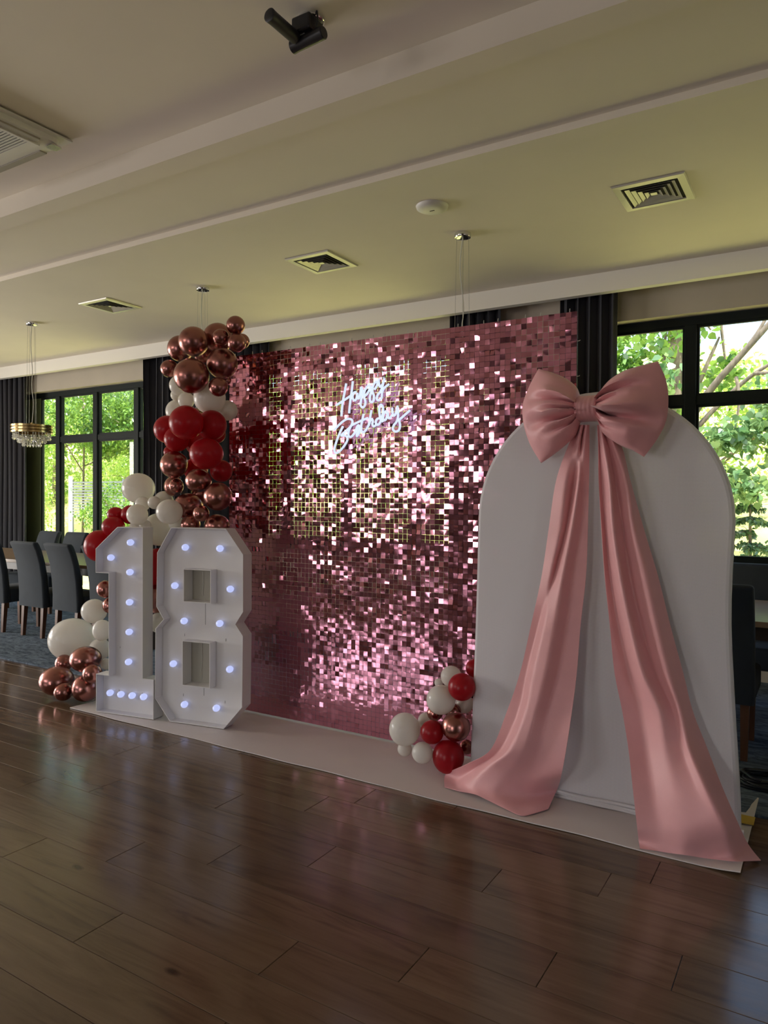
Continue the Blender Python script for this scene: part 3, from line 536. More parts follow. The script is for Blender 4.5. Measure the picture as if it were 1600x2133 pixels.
pm = bpy.data.meshes.new('plank'); pm.from_pydata(pv, [], pf); pm.materials.append(M['plank'])
rest = MB(); prand = random.Random(3)
for k in range(-41, 12):
    off = ROWS.get(k, prand.uniform(-1.4, 0)); y = 1.519 + PW * k
    m0 = math.floor((X0 - off) / PL) + 1
    for m in range(m0, 40):
        x = off + PL * m
        if x + PL > X1: break
        if k >= -5 and -9.2 < x < 2.6:
            o = bpy.data.objects.new('plank', pm); COL.objects.link(o); o.parent = floor; o.location = (x, y, 0)
        else:
            rest.add([(p[0] + x, p[1] + y, p[2]) for p in pv], pf)
tag(rest.build('planks', M['plank'], floor), kind='stuff')
struct(MB().box(X0, X1, 3.86, 6.76, -.003, .012).build('floor_carpet', M['carpet'], bevel=.003), 'mottled blue grey carpet along the windows')

# ---------------------------------------------------------------- curtains
def curtain(x0, x1, label, folds, seed):
    rr = random.Random(seed); n = 14 * folds; nz = 10; front = []; 
    amp = [rr.uniform(.028, .05) for _ in range(folds + 1)]; ph = rr.uniform(0, 6)
    V = []; Fc = []
    for side in (0, 1):
        for j in range(nz + 1):
            z = .03 + (3.46 - .03) * j / nz
            for i in range(n + 1):
                s = i / n; a = amp[int(s * folds)] * (1 + .15 * math.sin(j * .7 + i * .1))
                y = a * math.sin(2 * PI * s * folds + ph + .12 * math.sin(j * .5)) - side * -.006
                x = x0 + (x1 - x0) * s + .012 * math.sin(4 * PI * s * folds) + .008 * math.sin(j * .6 + s * 5) * (1 - j / nz)
                V.append((x - (x0 + x1) / 2, y, z))
    def vid(side, j, i): return side * (nz + 1) * (n + 1) + j * (n + 1) + i
    for j in range(nz):
        for i in range(n):
            Fc.append((vid(0, j, i), vid(0, j, i + 1), vid(0, j + 1, i + 1), vid(0, j + 1, i)))
            Fc.append((vid(1, j, i), vid(1, j + 1, i), vid(1, j + 1, i + 1), vid(1, j, i + 1)))
    for j in range(nz):
        Fc.append((vid(0, j, 0), vid(0, j + 1, 0), vid(1, j + 1, 0), vid(1, j, 0))); Fc.append((vid(0, j, n), vid(1, j, n), vid(1, j + 1, n), vid(0, j + 1, n)))
    b = MB(); b.add(V, Fc)
    o = b.build('curtain', M['curtain'], sm=1.2); o.location = ((x0 + x1) / 2, 6.63, 0)
    return tag(o, label, 'curtain', 'charcoal curtains at the garden windows')
curtain(-11.75, -10.57, 'charcoal curtain at the far left end of the tall left window', 9, 1)
curtain(-7.88, -7.05, 'charcoal curtain right of the tall left window, beside the balloon column', 7, 2)
curtain(-6.95, -5.72, 'charcoal curtain behind the balloon column at the left edge of the sequin wall', 10, 3)
curtain(-3.30, -2.75, 'charcoal curtain whose top shows above the middle of the sequin wall', 5, 4)
curtain(-2.17, -1.645, 'charcoal curtain right of the sequin wall, behind the pink bow', 5, 5)

# ---------------------------------------------------------------- ceiling fittings
CZ = 3.507
def diffuser(cx, cy, label):
    t = thing('ceiling_vent', label, 'vent', (cx, cy, CZ), 0, 'square air vents in the lowered ceiling')
    w = .222
    MB().box(-.185, .185, -.185, .185, -.004, .0).build('duct_shade', M['dark'], t)  # dark plate painted as the shaded duct; the ceiling has no hole
    b = MB(); a, c = w, .172
    out = [(-a, -a, -.002), (a, -a, -.002), (a, a, -.002), (-a, a, -.002)]; mid = [(x * .97, y * .97, -.012) for x, y, z in out]; inn = [(math.copysign(c, x), math.copysign(c, y), -.014) for x, y, z in out]
    low = [(x, y, -.001) for x, y, z in inn]
    v = out + mid + inn + low; f = []
    for r_ in range(3):
        for i in range(4): f.append((r_ * 4 + i, r_ * 4 + (i + 1) % 4, r_ * 4 + 4 + (i + 1) % 4, r_ * 4 + 4 + i))
    b.add(v, f).build('frame', M['vent'], t)
    for h in (.152, .118, .084, .050):
        b = MB(); g = h - .019; d = .003
        o1 = [(-h, -h, -.016), (h, -h, -.016), (h, h, -.016), (-h, h, -.016)]; i1 = [(math.copysign(g, x), math.copysign(g, y), -.0042) for x, y, z in o1]
        o2 = [(x * (1 - d / h), y * (1 - d / h), z + .003) for x, y, z in o1]; i2 = [(x * .96, y * .96, z + .0005) for x, y, z in i1]
        v = o1 + i1 + i2 + o2; f = []
        for r_ in range(4):
            q = ((r_ + 1) % 4) * 4
            for i in range(4): f.append((r_ * 4 + i, r_ * 4 + (i + 1) % 4, q + (i + 1) % 4, q + i))
        b.add(v, f).build('louvre', M['vent'], t)
    b = MB(); b.add([(-.02, -.02, -.012), (.02, -.02, -.012), (.02, .02, -.012), (-.02, .02, -.012), (0, 0, -.004)], [(0, 1, 2, 3), (0, 4, 1), (1, 4, 2), (2, 4, 3), (3, 4, 0)]).build('core', M['vent'], t)
diffuser(-1.0, 4.93, 'square vent nearest the camera, above the right window side of the ceiling')
diffuser(-3.68, 4.95, 'square vent in the middle, over the left half of the sequin wall')
diffuser(-6.40, 4.94, 'square vent furthest left, between two pendant canopies')
t = thing('ceiling_disc', 'round off-white ceiling disc with a small slot near the middle pendant canopy', 'detector', (-2.34, 4.40, CZ))
MB().lathe([(0, -.030), (.05, -.030), (.085, -.026), (.106, -.015), (.111, 0)], 40).build('cover', M['ac'], t, sm=.9)
MB().box(-.018, .018, -.004, .004, -.0312, -.0295).build('slot', M['dark'], t)

# air conditioner cassette
t = thing('air_conditioner', 'square ceiling air conditioner cassette at the upper left', 'air conditioner', (-3.852 - .475, 2.711 - .475, 3.63))
MB().box(-.475, .475, -.475, .475, -.022, -.012).build('panel', M['ac'], t, bevel=.004)
MB().box(-.45, .45, -.45, .45, -.012, 0).build('neck', M['dark'], t)  # dark colour stands for the shadow gap above the panel
def rrect(h, r, n=7):
    p = []
    for cx, cy, a0 in ((h - r, h - r, 0), (-h + r, h - r, 90), (-h + r, -h + r, 180), (h - r, -h + r, 270)):
        for i in range(n + 1):
            a = R(a0 + 90 * i / n); p.append((cx + r * math.cos(a), cy + r * math.sin(a)))
    return p
def loft(loops, cap=True):
    n = len(loops[0]); v = [p for l in loops for p in l]; f = []
    for j in range(len(loops) - 1):
        for i in range(n): f.append((j * n + i, j * n + (i + 1) % n, (j + 1) * n + (i + 1) % n, (j + 1) * n + i))
    if cap: f.append(tuple((len(loops) - 1) * n + i for i in range(n)))
    return v, f
b = MB(); b.add(*loft([[(x, y, z) for x, y in rrect(h, r)] for h, r, z in ((.44, .075, -.022), (.436, .075, -.05), (.42, .07, -.062), (.36, .05, -.064))])); b.build('body', M['ac'], t, sm=.7)
for a in range(4):
    o = MB().box(-.30, .30, -.425, -.378, -.069, -.058).build('vane', M['ac_vane'], t, bevel=.003); o.rotation_euler.z = a * PI / 2
    c = MB(); c.add(*loft([[(.40 + x * .035, -.40 + y * .035, z) for x, y in rrect(1, .45, 4)] for z in (-.058, -.066)])); o = c.build('corner_cap', M['chrome_metal'] if a == 1 else M['ac'], t, sm=.8); o.rotation_euler.z = a * PI / 2
MB().box(-.35, .35, -.30, .30, -.067, -.063).build('grille_back', M['dark'], t)
g = MB(); g.box(-.365, .365, .27, .335, -.074, -.06).box(-.365, .365, -.335, -.27, -.074, -.06).box(-.365, -.345, -.27, .27, -.074, -.06).box(.345, .365, -.27, .27, -.074, -.06); g.build('grille_frame', M['ac'], t)
for i in range(27):
    MB().box(-.345, .345, -.26 + .02 * i - .0052, -.26 + .02 * i + .0052, -.073, -.066).build('slat', M['ac'], t)

# twin spotlight
t = thing('twin_spotlight', 'black twin tube spotlight hanging from the ceiling by a cable loop', 'spotlight', (-1.99, 2.59, 3.63))
def loc(p): return tuple(Vector(p) - Vector((-1.99, 2.59, 3.63)))
MB().lathe([(0, -.016), (.05, -.016), (.058, -.010), (.06, 0)], 28).build('base', M['chrome_metal'], t, sm=.7)
MB().box(-.055, .045, -.075, .03, -.085, -.016).build('bracket', M['black'], t, bevel=.008)
def spot_tube(a, c, name):
    a = Vector(loc(a)); c = Vector(loc(c)); d = (c - a).normalized()
    o = MB().tube([a, a + d * .004, a + d * .03, c - d * .004, c], [.024, .029, .0275, .0275, .024], 24).build(name, M['black'], t, sm=.7)
    MB().tube([a - d * .001, a + d * .002], [.021, .021], 20).build('lens', M['acrylic'], o)
spot_tube((-2.035, 2.355, 3.535), (-2.03, 2.53, 3.53), 'lamp_tube'); spot_tube((-2.075, 2.562, 3.52), (-1.895, 2.556, 3.525), 'lamp_tube')
MB().box(-.05, .0, -.05, -.02, -.10, -.078).build('driver_box', M['vent'], t, bevel=.003)
MB().tube([(.03 + .03 * math.cos(a), -.035, -.03 + .055 * math.sin(a)) for a in [PI * 2 * i / 20 for i in range(21)]], .004, 6, False).build('cable', M['black_rubber'], t, sm=1)

# pendants
def pendant(first=True):
    t = thing('pendant_lamp', 'x', 'pendant lamp', (0, 0, CZ), 0, 'crystal pendant lamps in a row')
    MB().lathe([(0, -.036), (.045, -.036), (.060, -.031), (.063, -.024), (.063, 0)], 32).build('canopy', M['chrome_metal'], t, sm=.8)
    zt = 2.345 - CZ
    for a in (20, 110, 215, 300):
        r0 = .05; r1 = .19; x, y = math.cos(R(a)), math.sin(R(a))
        MB().tube([(x * .045, y * .045, -.03), (x * .06, y * .06, zt)], .0013, 5).build('wire', M['wire'], t)
    MB().tube([crom([(0, 0, -.03), (-.02, .0, -.25), (.012, 0, -.55), (.0, 0, -.72), (.03, 0, -.93), (.005, 0, zt)], i * 5 / 24) for i in range(25)], .004, 6).build('cord', M['cord'], t, sm=1)
    MB().lathe([(0, zt + .02), (.012, zt + .018), (.014, zt), (.12, zt - .004), (.2, zt - .012)], 40).build('top_plate', M['brass'], t, sm=.6)
    for i in range(3):
        z1 = zt - .012 - .034 * i
        MB().lathe([(.205, z1), (.222, z1), (.222, z1 - .022), (.205, z1 - .022), (.205, z1)], 48).build('ring', M['brass'], t, sm=.5)
    MB().lathe([(.198, zt - .012), (.198, zt - .10)], 40).build('drum', pendant.inner, t, sm=1)
    rr = random.Random(5)
    for k, (rad, z0, h, n) in enumerate(((.195, zt - .105, .075, 34), (.145, zt - .135, .085, 26), (.095, zt - .175, .085, 18))):
        b = MB()
        for i in range(n):
            a = 2 * PI * i / n + rr.uniform(-.05, .05); x, y = rad * math.cos(a), rad * math.sin(a)
            for q in range(3):
                w = .009 + .003 * q; zc = z0 - h * (q + .3) / 3; hh = .014 + .003 * q; th = rr.uniform(0, 1.5)
                c, s_ = math.cos(th) * w, math.sin(th) * w
                b.add([(x, y, zc + hh), (x + c, y + s_, zc), (x - s_, y + c, zc), (x - c, y - s_, zc), (x + s_, y - c, zc), (x, y, zc - hh)],
                      [(0, 1, 2), (0, 2, 3), (0, 3, 4), (0, 4, 1), (5, 2, 1), (5, 3, 2), (5, 4, 3), (5, 1, 4)])
        tag(b.build('crystals', M['crystal'], t), kind='stuff')
    return t
pendant.inner = pmat('inner gold band', (.20, .13, .05), .35, metal=1)
def copy_tree(o, parent=None):
    c = o.copy(); COL.objects.link(c)
    if parent: c.parent = parent
    for ch in list(o.children): copy_tree(ch, c)
    return c
p0 = pendant(); p0.location = (-7.807, 4.965, CZ); p0['label'] = 'crystal pendant lamp with gold rings hanging over the left dining table'
p1 = copy_tree(p0); p1.location = (-5.09, 4.965, CZ); p1['label'] = 'pendant lamp whose chrome canopy and wires show above the balloon column'
p2 = copy_tree(p0); p2.location = (-2.379, 4.965, CZ); p2['label'] = 'pendant lamp whose chrome canopy and wires show above the sequin wall'
# ---------------------------------------------------------------- runner on the floor
def build_runner():
    V = []; Q = []; nx, ny = 60, 8; x0, x1, y0, y1 = -4.60, -.285, 3.212, 4.09
    for side in (0, 1):
        for j in range(ny + 1):
            for i in range(nx + 1):
                s, u = i / nx, j / ny; x = x0 + (x1 - x0) * s; y = y0 + (y1 - y0) * u
                if j == 0: y += .004 * math.sin(x * 5) + .003 * math.sin(x * 13 + 1)
                z = .0015 + side * .0045
                curl = max(0, (s - .955) / .045); z += .016 * curl ** 2 * (1 - .6 * u)
                if j == 0: z += .0015 * (1 + math.sin(x * 4.1)) * (1 if side else .6)
                V.append((x, y, z))
    W = nx + 1; N = W * (ny + 1); b = MB(); f = []
    for j in range(ny):
        for i in range(nx):
            a = j * W + i; f.append((a, a + W, a + W + 1, a + 1)); f.append((N + a, N + a + 1, N + a + W + 1, N + a + W))
    for i in range(nx):
        f.append((i, i + 1, N + i + 1, N + i)); a = ny * W + i; f.append((a, N + a, N + a + 1, a + 1))
    for j in range(ny):
        a = j * W; f.append((a, N + a, N + a + W, a + W)); a += nx; f.append((a, a + W, N + a + W, N + a))
    b.add(V, f); o = b.build('floor_runner', M['runner'], sm=.6)
    return tag(o, 'long off-white runner sheet on the wooden floor under the whole display', 'runner')
build_runner()
tag(MB().box(-.345, -.278, 3.70, 3.80, .022, .0235).build('tape_strip', M['tape']), 'short yellow tape strip at the right end of the white runner', 'tape')
# coiled black cable on the carpet
pts = []
for i in range(150):
    a = 2 * PI * i / 26; r_ = .13 - .00025 * i + .01 * math.sin(i * .9)
    pts.append((-.27 + r_ * 1.1 * math.cos(a), 4.30 + r_ * math.sin(a), .021 + .0085 * (i // 26) * .9 + .004 * math.sin(i * .31)))
tag(MB().tube(pts, .0085, 8).build('cable_coil', M['black_rubber'], sm=1), 'coil of black cable lying behind the right end of the runner', 'cable')

# ---------------------------------------------------------------- sequin wall
def build_sequin_wall():
    t = thing('sequin_panel', 'tall pink mirror sequin wall with the lit birthday sign hanging on it', 'backdrop', (-2.41, 3.83, .008)); t['kind'] = 'thing'
    N = 80; P = .03125; H = .0150; x00 = -3.66 + 2.41; z00 = .006
    rng = np.random.default_rng(5)
    cell = rng.normal(0, R(1.1), (8, 8)); cellw = rng.normal(0, R(1.0), (8, 8))
    tilt = np.zeros((N, N)); tw = np.zeros((N, N))
    col = rng.normal(0, R(.8), N)
    for i in range(N):
        for j in range(N):
            wild = rng.random() < .38; calm = .30 + .70 * min(1, max(0, j - 5) / 26)          # the lowest rows hang straighter
            tilt[i, j] = (cell[i // 10, j // 10] + rng.normal(0, R(7.0) if wild else R(2.2))) * calm + R(.2)
            tw[i, j] = (cellw[i // 10, j // 10] + col[i] + rng.normal(0, R(7.0) if wild else R(1.7))) * calm
    bulge = rng.normal(0, .00042, (N, N)); skew = rng.normal(0, .00028, (N, N)); bulx = rng.normal(0, .00016, (N, N))
    order = sorted(((i, j) for i in range(N) for j in range(N) if not (i > 66 and j < 64)), key=lambda q: (q[0] - 79) ** 2 * 1.0 + (q[1] - 72) ** 2 * .8)
    single = set(order[:300])
    g = np.array([-1, 0, 1.0]); gx, gz = np.meshgrid(g, g); gx = gx.ravel(); gz = gz.ravel()
    quads = np.array([(0, 1, 4, 3), (1, 2, 5, 4), (3, 4, 7, 6), (4, 5, 8, 7)])
    def local(i, j):
        x = gx * H; z = gz * H
        y = bulge[i, j] * (gz ** 2) * -1 + skew[i, j] * gx * gz + bulx[i, j] * gx ** 2
        return np.stack([x, y, z], 1)
    def rotm(i, j):
        a, w = tilt[i, j], tw[i, j]; ca, sa, cw, sw = math.cos(a), math.sin(a), math.cos(w), math.sin(w)
        RX_ = np.array([[1, 0, 0], [0, ca, -sa], [0, sa, ca]]); RZ_ = np.array([[cw, -sw, 0], [sw, cw, 0], [0, 0, 1]])
        return RZ_ @ RX_
    V = []; Q = []; n = 0
    def centre(i, j): return np.array([x00 + (i + .5) * P, 0, z00 + (j + .5) * P])
    meshes = {}
    for i in range(N):
        for j in range(N):
            L = local(i, j)
            if (i, j) in single:
                key = (i * 7 + j * 3) % 12
                if key not in meshes:
                    me = np_mesh('sequin', L, quads); me.materials.append(M['sequin']); smooth(me); meshes[key] = me
                o = bpy.data.objects.new('sequin', meshes[key]); COL.objects.link(o); o.parent = t
                o.location = tuple(centre(i, j)); o.rotation_euler = (tilt[i, j], 0, tw[i, j])
            else:
                W = L @ rotm(i, j).T + centre(i, j)
                V.append(W); Q.append(quads + n); n += 9
    me = np_mesh('sequins', np.concatenate(V), np.concatenate(Q)); smooth(me); me.materials.append(M['sequin'])
    tag(link('sequins', me, None, t), kind='stuff')
    # clear plastic carrier panels, 8 x 8, each an outline with a centre rib
    for a in range(8):
        for c in range(8):
            b = MB(); x = x00 + a * 10 * P; z = z00 + c * 10 * P; w = 10 * P
            b.box(x, x + w, .014, .017, z, z + .002).box(x, x + w, .014, .017, z + w - .002, z + w).box(x, x + .002, .014, .017, z, z + w).box(x + w - .002, x + w, .014, .017, z, z + w)
            b.build('carrier_panel', M['clear_plastic'], t)
    ztop = z00 + N * P
    for k in range(20):
        x = x00 + (k + .35 + .3 * (k % 2)) * 4 * P
        MB().tube([(x, .012, ztop - .01), (x, .012, ztop + .012), (x + .002, .009, ztop + .02)], .0022, 5).build('hook', M['cord'], t)
    for k in range(13):
        z = z00 + (k + .5) * 6 * P; MB().tube([(-x00 - .002, .014, z), (-x00 + .010, .014, z), (-x00 + .014, .012, z + .003)], .002, 5).build('hook', M['cord'], t)
    return t
build_sequin_wall()

# ---------------------------------------------------------------- neon sign
def build_sign():
    c0 = Vector((-2.48, 3.775, 1.95))
    t = thing('birthday_sign', 'white neon sign reading Happy Birthday in script on the sequin wall', 'sign', tuple(c0))
    names = ['letter'] * len(SIGN_STROKES)
    rr = .0070
    for k, s in enumerate(SIGN_STROKES):
        n = max(8, len(s) * 6)
        pts = sample([(p[0], 0, p[1]) for p in s], n)
        pts = [tuple(Vector((p[0], 3.752 - .0012 * (k % 4), p[2])) - c0) for p in pts]
        MB().tube(pts, rr, 10).build('neon_tube', M['neon'], t, sm=1)
        back = [(p[0], p[1] + .011, p[2]) for p in pts]
        MB().tube(back, .0062, 6).build('tube_channel', M['acrylic'], t, sm=1)
    for a, b_ in ((0, 1), (2, 3)):
        A, B_ = SIGN_WIRES[a], SIGN_WIRES[b_]
        for d in (-.012, .012):
            MB().tube([tuple(Vector((A[0] + d, 3.771, A[1] - .01)) - c0), tuple(Vector((B_[0] + d * 1.6, 3.80, B_[1])) - c0)], .0013, 5).build('wire', M['black'], t)
build_sign()

# ---------------------------------------------------------------- marquee figures
def inset(loop, d):
    n = len(loop); out = []; area = sum(loop[i][0] * loop[(i + 1) % n][1] - loop[(i + 1) % n][0] * loop[i][1] for i in range(n))
    sg = 1 if area > 0 else -1
    for i in range(n):
        p0, p1, p2 = Vector(loop[i - 1]), Vector(loop[i]), Vector(loop[(i + 1) % n])
        e1 = (p1 - p0).normalized(); e2 = (p2 - p1).normalized()
        n1 = Vector((-e1.y, e1.x)) * sg; n2 = Vector((-e2.y, e2.x)) * sg
        bis = (n1 + n2).normalized(); out.append(tuple(p1 + bis * (d / max(.3, bis.dot(n1)))))
    return out
def ring_wall(loop, d, y0, y1):
    """upright wall of thickness d following a loop, from depth y0 (front) to y1 (back)"""
    inn = inset(loop, d); n = len(loop); b = MB(); v = []
    for lp in (loop, inn):
        for y in (y0, y1): v += [(x, y, z) for x, z in lp]
    of, ob, nf, nb = 0, n, 2 * n, 3 * n; f = []
    for i in range(n):
        j = (i + 1) % n
        f += [(of + i, of + j, ob + j, ob + i), (nf + i, nb + i, nb + j, nf + j), (of + i, nf + i, nf + j, of + j), (ob + i, ob + j, nb + j, nb + i)]
    return b.add(v, f)
def plate(loop, holes, y, th):
    loops = [[Vector((x, 0, z)) for x, z in loop]] + [[Vector((x, 0, z)) for x, z in h] for h in holes]
    tris = geometry.tessellate_polygon(loops); pts = [p for l in loops for p in l]; n = len(pts)
    v = [(p.x, y, p.z) for p in pts] + [(p.x, y + th, p.z) for p in pts]
    f = [tuple(q) for q in tris] + [tuple(n + i for i in reversed(q)) for q in tris]
    return MB().add(v, f)
def marquee(name, label, loc_, loop, holes, bulbs, slots):
    t = thing(name, label, 'marquee number', loc_, R(10.5))
    z0 = loc_[2]
    loop = [(x, z - z0) for x, z in loop]; holes = [[(x, z - z0) for x, z in h] for h in holes]
    plate(loop, holes, .068, .006).build('face_plate', M['white_board'], t)
    ring_wall(loop, .005, 0, .105).build('rim', M['white_board'], t, bevel=.0008, seg=1)
    for h in holes:
        ring_wall(h, -.005, .002, .105).build('hole_frame', M['white_board'], t)
        xs = [p[0] for p in h]; zs = [p[1] for p in h]
        o = MB().box(min(xs), max(xs), .098, .104, min(zs), max(zs)).build('hole_back', M['back_board'], t)
        cx = min(xs) + .085
        MB().tube([(cx, .093, max(zs) - .02), (cx + .004, .091, sum(zs) / 4), (cx - .004, .093, sum(zs) / 4 - .06), (cx + .002, .095, min(zs) + .03)], .0016, 5).build('wire', M['cord'], t, sm=1)
    for x, z in bulbs:
        b = MB().lathe([(0, .030), (.012, .027), (.0195, .019), (.0225, .008), (.0215, -.004), (.016, -.014), (.011, -.020)], 20)
        o = b.build('bulb', M['bulb'], t, sm=1.2); o.rotation_euler.x = R(90); o.location = (x, .046, z - z0)
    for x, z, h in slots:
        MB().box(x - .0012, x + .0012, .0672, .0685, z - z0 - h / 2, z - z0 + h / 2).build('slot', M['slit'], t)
    return t
M['back_board'] = pmat('grey hole backing', (.42, .40, .34), .6)
ONE = [(.186, 1.305), (.402, 1.305), (.402, .28), (.492, .28), (.492, .01), (0, .01), (0, .275), (.11, .275), (.11, .982), (-.003, .982), (-.003, 1.15)]
EIGHT = [(.008, 1.31), (.436, 1.31), (.566, 1.147), (.567, .780), (.51, .696), (.567, .625), (.562, .165), (.424, .01), (0, .01), (-.121, .154), (-.117, .625), (-.052, .692), (-.111, .775), (-.104, 1.139)]
marquee('marquee_number', 'white light-up figure 1 with blue white bulbs on the runner', (-4.352, 3.243, .0065), ONE, [],
        [(.262, 1.198), (.093, 1.088), (.258, .993), (.255, .785), (.252, .579), (.247, .371), (.087, .14), (.181, .139), (.278, .14), (.376, .142)],
        [(.145, .155, .012), (.345, .155, .012), (.152, .46, .012)])
marquee('marquee_number', 'white light-up figure 8 with two square holes, beside the figure 1', (-3.746, 3.3635, .0065), EIGHT,
        [[(.111, .823), (.317, .823), (.317, 1.033), (.111, 1.033)], [(.103, .267), (.312, .267), (.312, .556), (.103, .556)]],
        [(.092, 1.177), (.364, 1.178), (.008, .917), (.444, .916), (.084, .684), (.364, .686), (-.003, .389), (.442, .392), (.088, .123), (.34, .126)],
        [(.235, .74, .15), (.225, .22, .06), (.07, .585, .018), (.395, .575, .018), (.06, .178, .018), (.39, .165, .018)])

# ---------------------------------------------------------------- balloons
def balloon_mesh(mat, nm):
    prof = []
    for i in range(19):
        a = PI * i / 18; r_ = math.sin(a); z = math.cos(a)
        if z < 0: r_ *= 1 - .06 * z * z; z *= 1.06
        prof.append((max(r_, .0), z))
    prof[-1] = (.05, -1.075); prof += [(.045, -1.10), (.075, -1.14), (.03, -1.15)]
    me = MB().lathe(prof, 30).mesh(nm, 1.2); me.materials.append(mat); return me
bm_ = {c: balloon_mesh(M[c], 'balloon') for c in ('white', 'red', 'chrome')}
brnd = random.Random(4)
for (p, r_, ry_, c, label) in BALLOONS:
    o = bpy.data.objects.new('balloon', bm_[c]); COL.objects.link(o); o.location = p
    # knot end turned away into the bunch
    q = Vector((-.6 + brnd.uniform(-.25, .25), .8, brnd.uniform(-.25, .25))).to_track_quat('-Z', 'X')
    o.rotation_mode = 'QUATERNION'; o.rotation_quaternion = q if abs(r_ - ry_) < .003 else Vector((-.6, .8, 0)).to_track_quat('-Z', 'X')
    if abs(r_ - ry_) < .003: o.scale = (r_, r_, r_)
    else:
        m = o.rotation_quaternion.to_matrix(); up_is_x = abs(m.col[0].z) > abs(m.col[1].z)
        o.scale = (ry_, r_, r_) if up_is_x else (r_, ry_, r_)
    tag(o, label, 'balloon', {'white': 'white balloons of the garland', 'red': 'red balloons of the garland', 'chrome': 'rose chrome balloons of the garland'}[c])

# ---------------------------------------------------------------- arch panel
def build_arch():
    t = thing('arch_panel', 'white cloth covered arch panel carrying the pink bow', 'arch panel', (-1.0, 3.6, .0065))
    cx = -.985; rad = .625; zc = 1.405; prof = []
    # outline: straight sides that flare slightly at the foot, half-round top
    left = [(-1.652, .0), (-1.645, .08), (-1.632, .5), (-1.62, .9), (cx - rad, zc)]
    right = [(cx + rad, zc), (-.372, 1.0), (-.352, .6), (-.325, .2), (-.318, 0)]
    def sm_(pts, n): return [crom(pts, (len(pts) - 1) * i / n) for i in range(n + 1)]
    loop = sm_(left, 14)[:-1] + [(cx - rad * math.cos(PI * i / 36), zc + (2.035 - zc) * math.sin(PI * i / 36)) for i in range(37)] + sm_(right, 14)[1:]
    loop = [(x + 1.0, z) for x, z in loop]; n = len(loop)
    def shrink(d):
        q = inset([(x, z) for x, z in loop], d); return [(p[0], max(p[1], 0)) for p in q]
    layers = [(shrink(.06), -.0352), (shrink(.022), -.035), (shrink(.010), -.030), (shrink(.003), -.018), (loop, 0), (shrink(.003), .018), (shrink(.010), .030), (shrink(.022), .035), (shrink(.06), .0352)]
    V = []; f = []
    for lp, y in layers: V += [(x, y - .0, z) for x, z in lp]
    for j in range(len(layers) - 1):
        for i in range(n): f.append((j * n + i, j * n + (i + 1) % n, (j + 1) * n + (i + 1) % n, (j + 1) * n + i))
    b = MB(); b.add(V, f)
    for base_ in (0, (len(layers) - 1) * n):
        lp = [Vector(V[base_ + i]) for i in range(n)]
        tr = geometry.tessellate_polygon([lp]); b.f += [tuple(base_ + i for i in q) for q in tr]
    b.build('cover', M['arch'], t, sm=.3)
    for k in range(3):
        pts = [(-.665 + 1.36 * i / 30, -.042 - .004 * math.sin(i * .9 + k), .008 + .013 * k + .003 * math.sin(i * .5 + k * 2)) for i in range(31)]
        MB().tube(pts, .009, 8).build('hem_roll', M['hem'], t, sm=1)
    for s in (-.60, .63):
        MB().box(s - .03, s + .03, .036, .18, 0, .012).build('foot', M['white_board'], t, bevel=.002)
M['hem'] = pmat('white cover hem', (.70, .68, .70), .6)
build_arch()

# ---------------------------------------------------------------- bow
def grid_surface(rows, nu, nv, th, flip=False):
    """closed thin cloth from a grid of control points"""
    fine = []
    for r_ in rows:                                       # straight facets between the fold lines, then softened a little
        q = [Vector(p) for p in r_]; m = len(q) - 1; a = []
        for i in range(nu):
            t_ = m * i / (nu - 1); k = min(int(t_), m - 1); a.append(q[k].lerp(q[k + 1], t_ - k))
        for _ in range(7): a = [a[0]] + [(a[i - 1] + a[i] * 2 + a[i + 1]) / 4 for i in range(1, nu - 1)] + [a[-1]]
        fine.append([tuple(p) for p in a])
    cols = [sample([fine[j][i] for j in range(len(fine))], nv) for i in range(nu)]
    P = [[Vector(cols[i][j]) for i in range(nu)] for j in range(nv)]
    Nn = [[None] * nu for _ in range(nv)]
    for j in range(nv):
        for i in range(nu):
            du = P[j][min(i + 1, nu - 1)] - P[j][max(i - 1, 0)]; dv = P[min(j + 1, nv - 1)][i] - P[max(j - 1, 0)][i]
            q = du.cross(dv); q = q.normalized() if q.length > 1e-9 else Vector((0, -1, 0)); Nn[j][i] = q
    V = [P[j][i] for j in range(nv) for i in range(nu)] + [P[j][i] - Nn[j][i] * th for j in range(nv) for i in range(nu)]
    N = nu * nv; f = []
    for j in range(nv - 1):
        for i in range(nu - 1):
            a = j * nu + i; f.append((a, a + 1, a + nu + 1, a + nu)); f.append((N + a, N + a + nu, N + a + nu + 1, N + a + 1))
    for i in range(nu - 1):
        f.append((i, N + i, N + i + 1, i + 1)); a = (nv - 1) * nu + i; f.append((a, a + 1, N + a + 1, N + a))
    for j in range(nv - 1):
        a = j * nu; f.append((a, a + nu, N + a + nu, N + a)); a += nu - 1; f.append((a, N + a, N + a + nu, a + nu))
    return MB().add(V, f)
